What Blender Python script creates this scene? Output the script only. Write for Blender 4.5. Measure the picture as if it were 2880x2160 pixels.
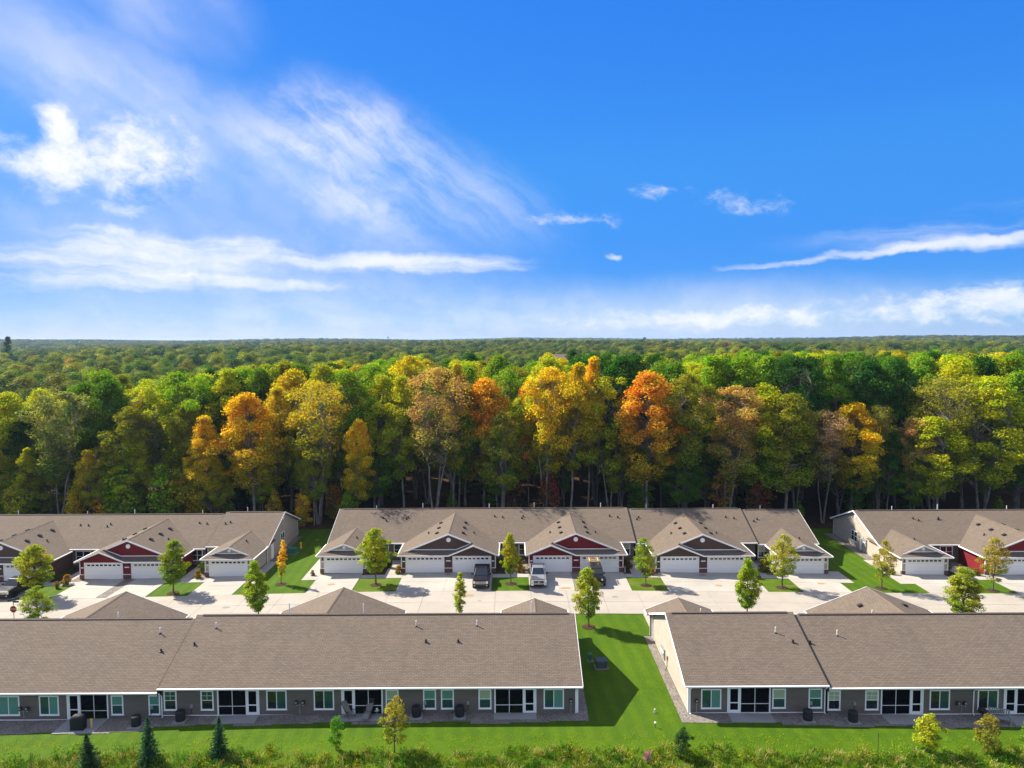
import bpy, bmesh, math, random
import numpy as np
from mathutils import Vector, Matrix

for o in list(bpy.data.objects):
    bpy.data.objects.remove(o, do_unlink=True)
SC = bpy.context.scene
COL = SC.collection
R = math.radians

# ---------------------------------------------------------------- camera
CAM_H, FPX, PITCH, ROLL = 30.5, 2000.0, R(3.69), R(0.28)
cam_d = bpy.data.cameras.new('camera')
cam_d.sensor_width = 36.0
cam_d.lens = FPX / 2880 * 36.0
cam_d.clip_start, cam_d.clip_end = 0.5, 30000
cam = bpy.data.objects.new('camera', cam_d)
COL.objects.link(cam)
cam.matrix_world = (Matrix.Translation((0, 0, CAM_H)) @ Matrix.Rotation(R(90) - PITCH, 4, 'X')
                    @ Matrix.Rotation(-ROLL, 4, 'Z'))
SC.camera = cam


def ray(u, v):
    """direction of a source pixel (2880 x 2160)"""
    x, y = (u - 1440) / FPX, (1080 - v) / FPX
    c, s = math.cos(ROLL), math.sin(ROLL)
    x, y = x * c + y * s, -x * s + y * c
    return Vector((x, math.cos(PITCH) + y * math.sin(PITCH), -math.sin(PITCH) + y * math.cos(PITCH)))


def disp(xd, yd, Y):
    """world point seen at (xd, yd) of the 2212 x 1659 view at depth Y"""
    r = ray(xd * 2880 / 2212, yd * 2160 / 1659)
    return Vector((0, 0, CAM_H)) + r * (Y / r.y)


# ---------------------------------------------------------------- sun
SUN_DIR = Vector((-0.96, 0.61, 1.0)).normalized()
sun_el = math.asin(SUN_DIR.z)
sun_az = math.atan2(SUN_DIR.x, SUN_DIR.y)
sd = bpy.data.lights.new('sun', 'SUN')
sd.energy, sd.angle, sd.color = 5.0, R(0.53), (1.0, 0.915, 0.77)
sun = bpy.data.objects.new('sun', sd)
COL.objects.link(sun)
sun.rotation_euler = (-SUN_DIR).to_track_quat('-Z', 'Y').to_euler()

# ---------------------------------------------------------------- world sky
SKY_STRENGTH = 0.066
world = bpy.data.worlds.new('World')
SC.world = world
world.use_nodes = True
wn, wl = world.node_tree.nodes, world.node_tree.links
wn.clear()


def N(t, **kw):
    n = wn.new(t)
    for k, v in kw.items():
        setattr(n, k, v)
    return n


def wmath(op, a, b=None, clamp=False):
    n = N('ShaderNodeMath', operation=op, use_clamp=clamp)
    for i, x in enumerate((a, b)):
        if x is None:
            continue
        if isinstance(x, (int, float)):
            n.inputs[i].default_value = x
        else:
            wl.new(x, n.inputs[i])
    return n.outputs[0]


def wrange(x, a, b, c=0.0, d=1.0, smooth=True):
    n = N('ShaderNodeMapRange', interpolation_type='SMOOTHSTEP' if smooth else 'LINEAR')
    wl.new(x, n.inputs[0])
    for i, v in enumerate((a, b, c, d)):
        n.inputs[i + 1].default_value = v
    return n.outputs[0]


tc = N('ShaderNodeTexCoord')
sep = N('ShaderNodeSeparateXYZ')
wl.new(tc.outputs['Generated'], sep.inputs[0])
az = wmath('MULTIPLY', wmath('ARCTAN2', sep.outputs[0], sep.outputs[1]), 57.2958)
el = wmath('MULTIPLY', wmath('ARCSINE', sep.outputs[2]), 57.2958)
comb = N('ShaderNodeCombineXYZ')
wl.new(az, comb.inputs[0])
wl.new(el, comb.inputs[1])
AE0 = comb.outputs[0]          # azimuth, elevation in degrees
wv = N('ShaderNodeTexNoise')
wl.new(AE0, wv.inputs['Vector'])
wv.inputs['Scale'].default_value = 0.22
wv.inputs['Detail'].default_value = 4.0
wv.inputs['Roughness'].default_value = 0.6
wa_ = N('ShaderNodeVectorMath', operation='MULTIPLY_ADD')
wl.new(wv.outputs['Color'], wa_.inputs[0])
wa_.inputs[1].default_value = (3.2, 2.0, 0)
wl.new(AE0, wa_.inputs[2])
wb0 = N('ShaderNodeVectorMath', operation='SUBTRACT')
wl.new(wa_.outputs[0], wb0.inputs[0])
wb0.inputs[1].default_value = (1.6, 1.0, 0)
AE = wb0.outputs[0]            # the same, gently warped


def wnoise(scale, rot=0.0, off=(0, 0, 0), detail=5.0, rough=0.55):
    """noise over the warped sky, stretched by scale, turned by rot"""
    m = N('ShaderNodeMapping')
    m.vector_type = 'TEXTURE'
    wl.new(AE, m.inputs[0])
    m.inputs['Rotation'].default_value = (0, 0, rot)
    m.inputs['Scale'].default_value = (1 / scale[0], 1 / scale[1], 1)
    m.inputs['Location'].default_value = off
    n = N('ShaderNodeTexNoise')
    n.noise_dimensions = '2D'
    wl.new(m.outputs[0], n.inputs['Vector'])
    n.inputs['Scale'].default_value = 1.0
    n.inputs['Detail'].default_value = detail
    n.inputs['Roughness'].default_value = rough
    return n.outputs[0]


def d2ae(xd, yd):
    r = ray(xd * 2880 / 2212, yd * 2160 / 1659).normalized()
    return math.degrees(math.atan2(r.x, r.y)), math.degrees(math.asin(r.z))


def wblob(x0, y0, x1, y1, half, a=0.0, b=1.0):
    """elongated mask along a line of the sky between two directions; half = half thickness in degrees"""
    p, q = d2ae(x0, y0), d2ae(x1, y1)
    L = math.hypot(q[0] - p[0], q[1] - p[1]) / 2
    m = N('ShaderNodeMapping')
    m.vector_type = 'TEXTURE'
    wl.new(AE, m.inputs[0])
    m.inputs['Location'].default_value = ((p[0] + q[0]) / 2, (p[1] + q[1]) / 2, 0)
    m.inputs['Rotation'].default_value = (0, 0, math.atan2(q[1] - p[1], q[0] - p[0]))
    m.inputs['Scale'].default_value = (L, half, 1)
    ln = N('ShaderNodeVectorMath', operation='LENGTH')
    wl.new(m.outputs[0], ln.inputs[0])
    return wrange(ln.outputs['Value'], a, b, 1.0, 0.0)


def screen(a, b):
    return wmath('SUBTRACT', wmath('ADD', a, b), wmath('MULTIPLY', a, b))


n_cum = wnoise((0.22, 0.30), 0, (3.1, 7.7, 0), 6, 0.62)
n_wisp = wnoise((0.085, 0.55), -0.62, (11.3, 2.7, 0), 6, 0.62)
n_flat = wnoise((0.06, 0.60), -0.03, (1.3, 4.4, 0), 6, 0.6)
n_fine = wnoise((0.42, 0.75), 0, (9.0, 3.0, 0), 6, 0.62)
n_soft = wnoise((0.06, 0.20), -0.55, (5.0, 1.0, 0), 3, 0.5)


def puffy(mask, noise, gain, lo, hi, k=1.0):
    v = wmath('ADD', mask, wmath('MULTIPLY', wmath('SUBTRACT', noise, 0.5), gain))
    return wmath('MULTIPLY', wrange(v, lo, hi), wrange(mask, 0.0, 0.3, 0.0, k))


def mx(*a):
    r = a[0]
    for b in a[1:]:
        r = wmath('MAXIMUM', r, b)
    return r


cl = None


def add(f):
    global cl
    cl = f if cl is None else screen(cl, f)


# broken cumulus on the left
m1 = mx(wblob(-280, 330, 520, 376, 3.8), wblob(150, 220, 470, 390, 4.0), wblob(60, 190, 190, 360, 1.9))
add(puffy(m1, n_cum, 2.2, 0.12, 1.2, 0.92))
# thin veil over the left half of the sky and the feathered diagonal sheet
add(wmath('MULTIPLY', mx(wblob(-500, -160, 800, 420, 6.4), wblob(60, -140, 600, 110, 5.0)), wrange(n_soft, 0.25, 0.75, 0.18, 0.62)))
add(wmath('MULTIPLY', wblob(-900, 480, 1300, 560, 11.0), wrange(n_soft, 0.2, 0.8, 0.20, 0.46)))
add(wmath('MULTIPLY', mx(wblob(380, 130, 1000, 570, 3.7), wblob(460, 180, 1020, 340, 4.4)), wrange(wmath('ADD', wmath('MULTIPLY', n_wisp, 0.6), wmath('MULTIPLY', n_cum, 0.4)), 0.28, 0.7, 0.14, 0.74)))
add(wmath('MULTIPLY', wblob(640, 260, 1280, 520, 4.6), wrange(n_wisp, 0.3, 0.7, 0.08, 0.38)))
# long low bank on the left
add(puffy(mx(wblob(-500, 524, 900, 556, 2.4), wblob(200, 548, 1360, 566, 1.3)), n_flat, 1.9, 0.08, 1.25, 0.80))
add(puffy(mx(wblob(440, 512, 640, 548, 1.4), wblob(130, 500, 340, 506, .8), wblob(130, 446, 360, 460, 1.0)), n_fine, 2.0, 0.3, 1.3, 0.6))
add(puffy(mx(wblob(-300, 603, 700, 606, 1.2), wblob(250, 606, 860, 613, 0.75)), n_flat, 1.8, 0.15, 1.2, 0.65))
add(wmath('MULTIPLY', wblob(-700, 660, 1900, 700, 5.0), wrange(n_flat, 0.2, 0.8, 0.16, 0.38)))
# wisps and the long streak on the right
add(puffy(mx(wblob(1030, 464, 1420, 474, 1.0), wblob(1440, 426, 1790, 446, 1.4), wblob(1320, 410, 1540, 418, 1.0), wblob(1280, 551, 1370, 553, .45)),
          n_fine, 2.8, 0.35, 1.7, 0.6))
add(puffy(mx(wblob(1420, 600, 2420, 470, 0.6), wblob(1740, 552, 2800, 430, 0.95)), n_flat, 1.7, 0.2, 1.15, 0.76))
add(wmath('MULTIPLY', wblob(1600, 530, 2700, 420, 1.6), wrange(n_flat, 0.35, 0.8, 0.0, 0.4)))
# cumulus line above the right horizon
add(puffy(mx(wblob(1000, 700, 2150, 668, 1.35), wblob(1620, 680, 2800, 612, 2.1)), n_fine, 2.0, 0.12, 1.2, 0.8))
add(wmath('MULTIPLY', wblob(700, 690, 2700, 640, 3.6), 0.42))
above = wrange(el, -0.5, 0.4)
cl = wmath('MULTIPLY', cl, above, clamp=True)

sky = N('ShaderNodeTexSky', sky_type='NISHITA')
sky.sun_disc = False
sky.sun_elevation = sun_el
sky.sun_rotation = sun_az
sky.altitude = 250
sky.air_density, sky.dust_density, sky.ozone_density = 1.0, 0.3, 2.5
# deeper, more saturated blue (as the camera rendered it): raise the colour ratios to a power, clear the yellow at the horizon
sc = N('ShaderNodeSeparateColor')
wl.new(sky.outputs[0], sc.inputs[0])
elp = wmath('MAXIMUM', el, 0.0)
SKY_P = 2.75
rr = wmath('POWER', wmath('MULTIPLY', wmath('DIVIDE', sc.outputs[0], sc.outputs[2]), wrange(elp, -3, 15, 0.475, 1.0)), 2.95)
gg = wmath('POWER', wmath('MULTIPLY', wmath('DIVIDE', sc.outputs[1], sc.outputs[2]), wrange(elp, -3, 15, 0.565, 1.0)), 2.3)
bb = wmath('MULTIPLY', wmath('POWER', sc.outputs[2], 0.2), 4.35)
cc = N('ShaderNodeCombineColor')
wl.new(wmath('MULTIPLY', rr, bb), cc.inputs[0])
wl.new(wmath('MULTIPLY', gg, bb), cc.inputs[1])
wl.new(bb, cc.inputs[2])
shade = N('ShaderNodeMix', data_type='RGBA')
wl.new(wrange(n_cum, 0.35, 0.6), shade.inputs[0])
CB = 7.0
shade.inputs[6].default_value = (0.78 * CB, 0.86 * CB, 0.98 * CB, 1)
shade.inputs[7].default_value = (1.0 * CB, 1.0 * CB, 1.0 * CB, 1)


def bgmix(fac, c):
    mixc = N('ShaderNodeMix', data_type='RGBA')
    wl.new(fac, mixc.inputs[0])
    wl.new(cc.outputs[0], mixc.inputs[6])
    if isinstance(c, tuple):
        mixc.inputs[7].default_value = c
    else:
        wl.new(c, mixc.inputs[7])
    b = N('ShaderNodeBackground')
    b.inputs['Strength'].default_value = SKY_STRENGTH
    wl.new(mixc.outputs[2], b.inputs['Color'])
    return b.outputs[0]


# unseen, simpler clouds round the rest of the sky, cover raised for whiter fill
cv = N('ShaderNodeVectorMath', operation='MULTIPLY')
wl.new(tc.outputs['Generated'], cv.inputs[0])
cv.inputs[1].default_value = (2.2, 2.2, 5.0)
no = N('ShaderNodeTexNoise')
wl.new(cv.outputs[0], no.inputs['Vector'])
no.inputs['Scale'].default_value = 1.4
no.inputs['Detail'].default_value = 3.0
far = bgmix(wmath('MULTIPLY', wrange(no.outputs[0], 0.36, 0.62, 0.10, 0.88), above), (0.95 * CB, 0.97 * CB, CB, 1))
near = bgmix(cl, shade.outputs[2])
inside = wmath('MULTIPLY', wrange(wmath('ABSOLUTE', az), 42, 52, 1, 0), wrange(el, 27, 34, 1, 0))
ms_ = N('ShaderNodeMixShader')
wl.new(inside, ms_.inputs[0])
wl.new(far, ms_.inputs[1])
wl.new(near, ms_.inputs[2])
wo = N('ShaderNodeOutputWorld')
wl.new(ms_.outputs[0], wo.inputs['Surface'])
world.cycles.sampling_method = 'MANUAL'
world.cycles.sample_map_resolution = 512

# ---------------------------------------------------------------- picture settings
SC.view_settings.view_transform = 'Standard'
SC.view_settings.look = 'None'
SC.view_settings.gamma = 1.0
SC.view_settings.use_curve_mapping = False
SC.view_settings.exposure = 1.2
cy = SC.cycles
cy.max_bounces, cy.diffuse_bounces, cy.glossy_bounces, cy.transmission_bounces = 7, 3, 3, 4
cy.transparent_max_bounces, cy.volume_bounces = 8, 0
cy.use_denoising = True
cy.caustics_reflective = cy.caustics_refractive = False


# ================================================================ materials
def mat(name, color=(.5, .5, .5), rough=0.8, metal=0.0, spec=0.3, coat=0.0):
    m = bpy.data.materials.new(name)
    m.use_nodes = True
    b = m.node_tree.nodes['Principled BSDF']
    b.inputs['Base Color'].default_value = (*color, 1)
    b.inputs['Roughness'].default_value = rough
    b.inputs['Metallic'].default_value = metal
    b.inputs['Specular IOR Level'].default_value = spec
    b.inputs['Coat Weight'].default_value = coat
    return m


ALB = 0.555      # overall surface reflectance


class G:
    """tiny shader-graph helper"""
    def __init__(s, m):
        s.m, s.n, s.l = m, m.node_tree.nodes, m.node_tree.links
        s.b = s.n.get('Principled BSDF')

    def node(s, t, **kw):
        n = s.n.new(t)
        for k, v in kw.items():
            setattr(n, k, v)
        return n

    def put(s, x, sock):
        if isinstance(x, (int, float)):
            sock.default_value = x
        elif isinstance(x, tuple):
            sock.default_value = (*x, 1) if len(x) == 3 and sock.type == 'RGBA' else x
        else:
            s.l.new(x, sock)

    def math(s, op, a, b=0.0, clamp=False):
        n = s.node('ShaderNodeMath', operation=op, use_clamp=clamp)
        s.put(a, n.inputs[0])
        s.put(b, n.inputs[1])
        return n.outputs[0]

    def rng(s, x, a, b, c=0.0, d=1.0):
        n = s.node('ShaderNodeMapRange', interpolation_type='SMOOTHSTEP')
        s.put(x, n.inputs[0])
        for i, v in enumerate((a, b, c, d)):
            n.inputs[i + 1].default_value = v
        return n.outputs[0]

    def pos(s):
        return s.node('ShaderNodeNewGeometry').outputs['Position']

    def uv(s):
        return s.node('ShaderNodeTexCoord').outputs['UV']

    def scaled(s, vec, sc):
        n = s.node('ShaderNodeVectorMath', operation='MULTIPLY')
        s.l.new(vec, n.inputs[0])
        n.inputs[1].default_value = sc
        return n.outputs[0]

    def noise(s, vec, scale, detail=4.0, rough=0.55):
        n = s.node('ShaderNodeTexNoise')
        s.l.new(vec, n.inputs['Vector'])
        n.inputs['Scale'].default_value = scale
        n.inputs['Detail'].default_value = detail
        n.inputs['Roughness'].default_value = rough
        return n.outputs[0]

    def mix(s, f, a, b, mode='MIX'):
        n = s.node('ShaderNodeMix', data_type='RGBA', blend_type=mode)
        s.put(f, n.inputs[0])
        s.put(a, n.inputs[6])
        s.put(b, n.inputs[7])
        return n.outputs[2]

    def bump(s, h, strength, dist):
        n = s.node('ShaderNodeBump')
        s.l.new(h, n.inputs['Height'])
        n.inputs['Strength'].default_value = strength
        n.inputs['Distance'].default_value = dist
        s.l.new(n.outputs[0], s.b.inputs['Normal'])

    def color(s, c):
        s.put(c, s.b.inputs['Base Color'])


def shingle_mat(name, c1, c2, c3):
    c1, c2, c3 = (tuple(v * ALB for v in c) for c in (c1, c2, c3))
    m = mat(name, rough=0.93, spec=0.15)
    g = G(m)
    uv = g.uv()
    br = g.node('ShaderNodeTexBrick')
    g.l.new(uv, br.inputs['Vector'])
    for k, v in (('Scale', 1.0), ('Mortar Size', 0.012), ('Mortar Smooth', 0.3), ('Bias', 0.0), ('Brick Width', 0.42), ('Row Height', 0.17)):
        br.inputs[k].default_value = v
    br.inputs['Color1'].default_value = (*c1, 1)
    br.inputs['Color2'].default_value = (*c2, 1)
    br.inputs['Mortar'].default_value = (*c3, 1)
    big = g.noise(g.scaled(uv, (0.25, 0.5, 1)), 1.0, 5, 0.6)
    fine = g.noise(uv, 9.0, 3, 0.7)
    streak = g.noise(g.scaled(uv, (0.9, 0.08, 1)), 1.0, 4, 0.6)
    c = g.mix(g.rng(big, .3, .7, 0, .6), br.outputs['Color'], (1.12, 1.09, 1.06), 'MULTIPLY')
    c = g.mix(g.rng(fine, .35, .7, 0, .55), c, (0.62, 0.62, 0.64), 'MULTIPLY')
    c = g.mix(g.rng(streak, .5, .75, 0, .25), c, (0.7, 0.7, 0.7), 'MULTIPLY')
    g.color(c)
    sx = g.node('ShaderNodeSeparateXYZ')
    g.l.new(uv, sx.inputs[0])
    saw = g.math('FRACT', g.math('DIVIDE', sx.outputs[1], 0.17))
    hgt = g.math('ADD', g.math('MULTIPLY', saw, -1.0), g.math('MULTIPLY', fine, 0.5))
    g.bump(hgt, 0.7, 0.012)
    return m


def siding_mat(name, c, lap=0.115):
    c = tuple(v * ALB for v in c)
    m = mat(name, c, rough=0.62, spec=0.25)
    g = G(m)
    p = g.pos()
    sx = g.node('ShaderNodeSeparateXYZ')
    g.l.new(p, sx.inputs[0])
    saw = g.math('FRACT', g.math('DIVIDE', sx.outputs[2], lap))
    n = g.noise(g.scaled(p, (0.6, 0.6, 2.5)), 1.0, 4)
    col = g.mix(g.rng(n, .3, .7), tuple(x * .9 for x in c), tuple(min(1, x * 1.06) for x in c))
    col = g.mix(g.rng(saw, .9, 1.0, 0, .45), col, tuple(x * .45 for x in c))
    g.color(col)
    g.bump(g.math('MULTIPLY', saw, -1.0), 0.8, 0.012)
    return m


def concrete_mat(name, c, var=0.12):
    c = tuple(v * ALB for v in c)
    m = mat(name, c, rough=0.88, spec=0.2)
    g = G(m)
    p = g.pos()
    big = g.noise(p, 0.28, 5, .6)
    mid = g.noise(p, 1.7, 5, .65)
    fine = g.noise(p, 30.0, 3, .7)
    track = g.noise(g.scaled(p, (.09, 1.9, 1)), 1.0, 4, .55)
    stain = g.noise(g.scaled(p, (0.35, 0.9, 1)), 1.0, 6, .65)
    lo, hi = tuple(x * (1 - var) for x in c), tuple(min(1, x * (1 + var * .6)) for x in c)
    col = g.mix(g.rng(big, .3, .7), lo, hi)
    col = g.mix(g.rng(mid, .55, .8, 0, .5), col, tuple(x * .88 for x in c))
    col = g.mix(g.rng(stain, .66, .8, 0, .45), col, (c[0] * .72, c[1] * .64, c[2] * .55))
    col = g.mix(g.rng(track, .52, .72, 0, .55), col, tuple(x * .84 for x in c))
    col = g.mix(g.rng(fine, .4, .7, 0, .22), col, tuple(x * .8 for x in c))
    g.color(col)
    g.bump(fine, 0.15, 0.004)
    return m


def speckle_mat(name, a, b, c, scale=14.0, bump=0.03):
    a, b, c = (tuple(v * ALB for v in q) for q in (a, b, c))
    m = mat(name, a, rough=0.95, spec=0.1)
    g = G(m)
    p = g.pos()
    v = g.node('ShaderNodeTexVoronoi')
    g.l.new(p, v.inputs['Vector'])
    v.inputs['Scale'].default_value = scale
    s = g.node('ShaderNodeSeparateColor')
    g.l.new(v.outputs['Color'], s.inputs[0])
    col = g.mix(s.outputs[0], a, b)
    col = g.mix(g.rng(s.outputs[1], .7, .95), col, c)
    n = g.noise(p, 0.9, 4)
    col = g.mix(g.rng(n, .4, .7, 0, .5), col, tuple(x * .6 for x in a))
    g.color(col)
    g.bump(g.math('MULTIPLY', v.outputs['Distance'], -1.0), 0.9, bump)
    return m


def grass_mat(name, stripes=True, dryness=0.0):
    m = mat(name, rough=0.9, spec=0.12)
    g = G(m)
    p = g.pos()
    big = g.noise(p, 0.22, 5, .6)
    mid = g.noise(p, 1.1, 6, .65)
    fine = g.noise(g.scaled(p, (1.0, .6, 1)), 11.0, 4, .7)
    col = g.mix(g.rng(big, .3, .7), (0.088, 0.190, 0.002), (0.128, 0.240, 0.003))
    col = g.mix(g.rng(mid, .42, .72, 0, .6), col, (0.165, 0.265, 0.005))
    dry = g.noise(g.scaled(p, (.5, .9, 1)), 0.9, 6, .68)
    col = g.mix(g.rng(dry, .60 - dryness, .78 - dryness * .7, 0, .7), col, (0.28, 0.26, 0.05))
    if stripes:
        sx = g.node('ShaderNodeSeparateXYZ')
        g.l.new(p, sx.inputs[0])
        wob = g.math('ADD', g.math('ADD', sx.outputs[0], g.math('MULTIPLY', sx.outputs[1], 0.06)), g.math('MULTIPLY', mid, 0.35))
        st = g.math('SINE', g.math('MULTIPLY', wob, 4.6))
        col = g.mix(g.rng(st, -.5, .5, 0, .3), col, (0.045, 0.135, 0.003))
    col = g.mix(g.rng(fine, .3, .62, .55, 0), col, (0.030, 0.085, 0.002))
    col = g.mix(1.0, col, (ALB, ALB, ALB), 'MULTIPLY')
    g.color(col)
    g.bump(g.math('ADD', fine, g.math('MULTIPLY', mid, .8)), 0.8, 0.05)
    return m


def leaf_mat(name, attr=None, trans=0.4, hue=0.05, mix_green=0.0):
    """leaf colour comes from the tree's own colour; every leaf varies a little"""
    m = bpy.data.materials.new(name)
    m.use_nodes = True
    g = G(m)
    g.n.remove(g.b)
    if attr:
        a = g.node('ShaderNodeAttribute', attribute_type='INSTANCER', attribute_name=attr)
        base = a.outputs['Color']
    else:
        base = g.node('ShaderNodeObjectInfo').outputs['Color']
    geo = g.node('ShaderNodeNewGeometry')
    tcn = g.node('ShaderNodeTexCoord')
    pn = g.noise(tcn.outputs['Object'], 0.33, 3, .5)
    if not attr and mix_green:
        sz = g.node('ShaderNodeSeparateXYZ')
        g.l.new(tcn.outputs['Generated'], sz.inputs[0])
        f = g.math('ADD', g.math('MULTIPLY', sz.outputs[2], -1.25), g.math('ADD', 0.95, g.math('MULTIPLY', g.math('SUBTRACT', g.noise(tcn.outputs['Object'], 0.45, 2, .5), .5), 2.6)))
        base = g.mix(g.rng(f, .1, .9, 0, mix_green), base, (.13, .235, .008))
    h = g.node('ShaderNodeHueSaturation')
    rv = geo.outputs['Random Per Island']
    hv = g.math('ADD', 0.5, g.math('ADD', g.math('MULTIPLY', g.math('SUBTRACT', rv, .5), hue),
                                   g.math('MULTIPLY', g.math('SUBTRACT', pn, .5), hue * 2.2)))
    g.l.new(hv, h.inputs['Hue'])
    r2 = g.math('FRACT', g.math('MULTIPLY', rv, 37.7))
    g.l.new(g.rng(r2, 0, 1, *((.8, 1.2) if attr else (.72, 1.58))), h.inputs['Value'])
    h.inputs['Saturation'].default_value = 1.0
    g.l.new(base, h.inputs['Color'])
    d = g.node('ShaderNodeBsdfDiffuse')
    t = g.node('ShaderNodeBsdfTranslucent')
    gl = g.node('ShaderNodeBsdfGlossy')
    gl.inputs['Roughness'].default_value = 0.42
    gl.inputs['Color'].default_value = (.9, .9, .85, 1)
    g.l.new(h.outputs[0], d.inputs['Color'])
    warm = g.mix(1.0, h.outputs[0], (1.45, 1.35, 0.45), 'MULTIPLY')
    g.l.new(warm, t.inputs['Color'])
    m1 = g.node('ShaderNodeMixShader')
    m1.inputs[0].default_value = trans
    g.l.new(d.outputs[0], m1.inputs[1])
    g.l.new(t.outputs[0], m1.inputs[2])
    m2 = g.node('ShaderNodeMixShader')
    m2.inputs[0].default_value = 0.006
    g.l.new(m1.outputs[0], m2.inputs[1])
    g.l.new(gl.outputs[0], m2.inputs[2])
    o = g.n.get('Material Output')
    g.l.new(m2.outputs[0], o.inputs['Surface'])
    return m


def bark_mat(name, a, b):
    m = mat(name, a, rough=0.9, spec=0.1)
    g = G(m)
    p = g.node('ShaderNodeTexCoord').outputs['Object']
    n = g.noise(g.scaled(p, (3, 3, .8)), 1.0, 5, .65)
    g.color(g.mix(g.rng(n, .35, .65), a, b))
    g.bump(n, .6, .05)
    return m


M = {}
M['shingle'] = shingle_mat('shingle', (0.312, 0.250, 0.196), (0.256, 0.204, 0.160), (0.110, 0.084, 0.068))
M['tan'] = siding_mat('tan_siding', (0.760, 0.670, 0.565))
M['rear'] = siding_mat('shaded_tan_siding', (0.270, 0.230, 0.198))  # the tan siding again, darker: wall shade put into the colour
M['brown'] = siding_mat('brown_siding', (0.165, 0.105, 0.080))
M['red'] = siding_mat('red_siding', (0.300, 0.020, 0.028))
M['white'] = mat('white_trim', (0.84, 0.84, 0.83), 0.5)
M['door_white'] = mat('garage_door_white', (0.84, 0.84, 0.82), 0.45)
M['soffit'] = mat('soffit', (0.6, 0.6, 0.6), 0.7)
M['glass'] = mat('window_glass', (0.012, 0.018, 0.020), 0.06, spec=0.7)
M['glass_red'] = mat('window_glass_red_interior', (0.22, 0.02, 0.03), 0.1, spec=0.6)
M['blind'] = mat('green_tinted_blind', (0.09, 0.25, 0.20), 0.25, spec=0.6)
M['blind_dark'] = mat('dark_green_pane', (0.02, 0.075, 0.06), 0.12, spec=0.6)
M['blind_pale'] = mat('pale_curtain_pane', (0.33, 0.40, 0.27), 0.3, spec=0.5)
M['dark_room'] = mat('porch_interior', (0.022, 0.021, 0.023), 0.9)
M['vent_step_shade'] = mat('ridge_vent_step_shade', (0.012, 0.013, 0.018), 0.6)  # ridge vent black, also the painted shade of the roof-step walls
M['vent_black'] = mat('roof_vent_black', (0.018, 0.018, 0.022), 0.55)
M['pvc'] = mat('white_pipe', (0.78, 0.79, 0.78), 0.4)
M['brick'] = mat('red_brick', rough=0.9, spec=0.1)
_g = G(M['brick'])
_b = _g.node('ShaderNodeTexBrick')
_g.l.new(_g.uv(), _b.inputs['Vector'])
for k, v in (('Scale', 1.0), ('Mortar Size', 0.008), ('Brick Width', 0.21), ('Row Height', 0.075)):
    _b.inputs[k].default_value = v
_b.inputs['Color1'].default_value = (0.16, 0.052, 0.035, 1)
_b.inputs['Color2'].default_value = (0.10, 0.035, 0.028, 1)
_b.inputs['Mortar'].default_value = (0.22, 0.19, 0.17, 1)
_g.color(_b.outputs['Color'])
_g.bump(_b.outputs['Fac'], -0.5, 0.01)
M['concrete'] = concrete_mat('street_concrete', (0.61, 0.55, 0.47), 0.10)
M['concrete2'] = concrete_mat('driveway_concrete', (0.66, 0.615, 0.54), 0.13)
M['patio'] = concrete_mat('patio_concrete', (0.50, 0.49, 0.47), 0.12)
M['joint'] = mat('joint_filler', (0.22, 0.19, 0.16), 0.95)
M['gravel'] = speckle_mat('gravel', (0.32, 0.28, 0.25), (0.47, 0.42, 0.38), (0.16, 0.14, 0.13), 13)
M['mulch'] = speckle_mat('mulch', (0.085, 0.05, 0.03), (0.14, 0.085, 0.05), (0.03, 0.02, 0.015), 16)
M['lawn'] = grass_mat('lawn_grass')
M['dry_lawn'] = grass_mat('dry_island_grass', False, 0.17)
M['meadow'] = grass_mat('meadow_ground', False)
M['floor'] = speckle_mat('forest_floor', (0.085, 0.045, 0.02), (0.15, 0.075, 0.028), (0.035, 0.03, 0.012), 5, .05)
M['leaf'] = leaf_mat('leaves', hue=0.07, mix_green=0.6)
M['leaf_far'] = leaf_mat('leaves_far', 'tint', 0.35, 0.03)
M['needle'] = leaf_mat('needles', None, 0.12, 0.02)
M['bark'] = bark_mat('grey_bark', (0.27, 0.25, 0.22), (0.12, 0.105, 0.09))
M['bark_dark'] = bark_mat('dark_bark', (0.07, 0.055, 0.045), (0.03, 0.024, 0.02))
M['bark_brown'] = bark_mat('young_bark', (0.16, 0.12, 0.085), (0.09, 0.065, 0.045))
M['blade'] = leaf_mat('grass_blades', None, 0.35, 0.06)
M['black_paint'] = mat('black_car_paint', (0.006, 0.007, 0.010), 0.32, spec=0.35, coat=0.25)
M['silver_paint'] = mat('silver_car_paint', (0.42, 0.44, 0.47), 0.28, metal=0.6, coat=0.7)
M['car_glass'] = mat('car_glass', (0.012, 0.017, 0.02), 0.05, spec=0.8)
M['tyre'] = mat('tyre_rubber', (0.012, 0.012, 0.012), 0.85)
M['chrome'] = mat('chrome', (0.72, 0.72, 0.72), 0.18, metal=1.0)
M['lamp_glass'] = mat('headlight', (0.75, 0.74, 0.68), 0.15, spec=0.7)
M['plastic'] = mat('black_plastic', (0.018, 0.018, 0.02), 0.6)
M['ac'] = mat('condenser_metal', (0.022, 0.025, 0.027), 0.55)
M['metal_grey'] = mat('grey_metal', (0.30, 0.31, 0.32), 0.5, metal=0.3)
M['util_green'] = mat('green_utility_paint', (0.03, 0.14, 0.10), 0.45)
M['util_grey'] = mat('grey_green_utility_paint', (0.05, 0.075, 0.075), 0.5)
M['stop_red'] = mat('stop_sign_red', (0.42, 0.012, 0.02), 0.4)
M['sign_blue'] = mat('street_sign_blue', (0.015, 0.06, 0.10), 0.4)
M['wood'] = mat('pale_lumber', (0.62, 0.42, 0.19), 0.7)
M['fabric'] = mat('grey_sling_fabric', (0.19, 0.18, 0.17), 0.9)
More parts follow.
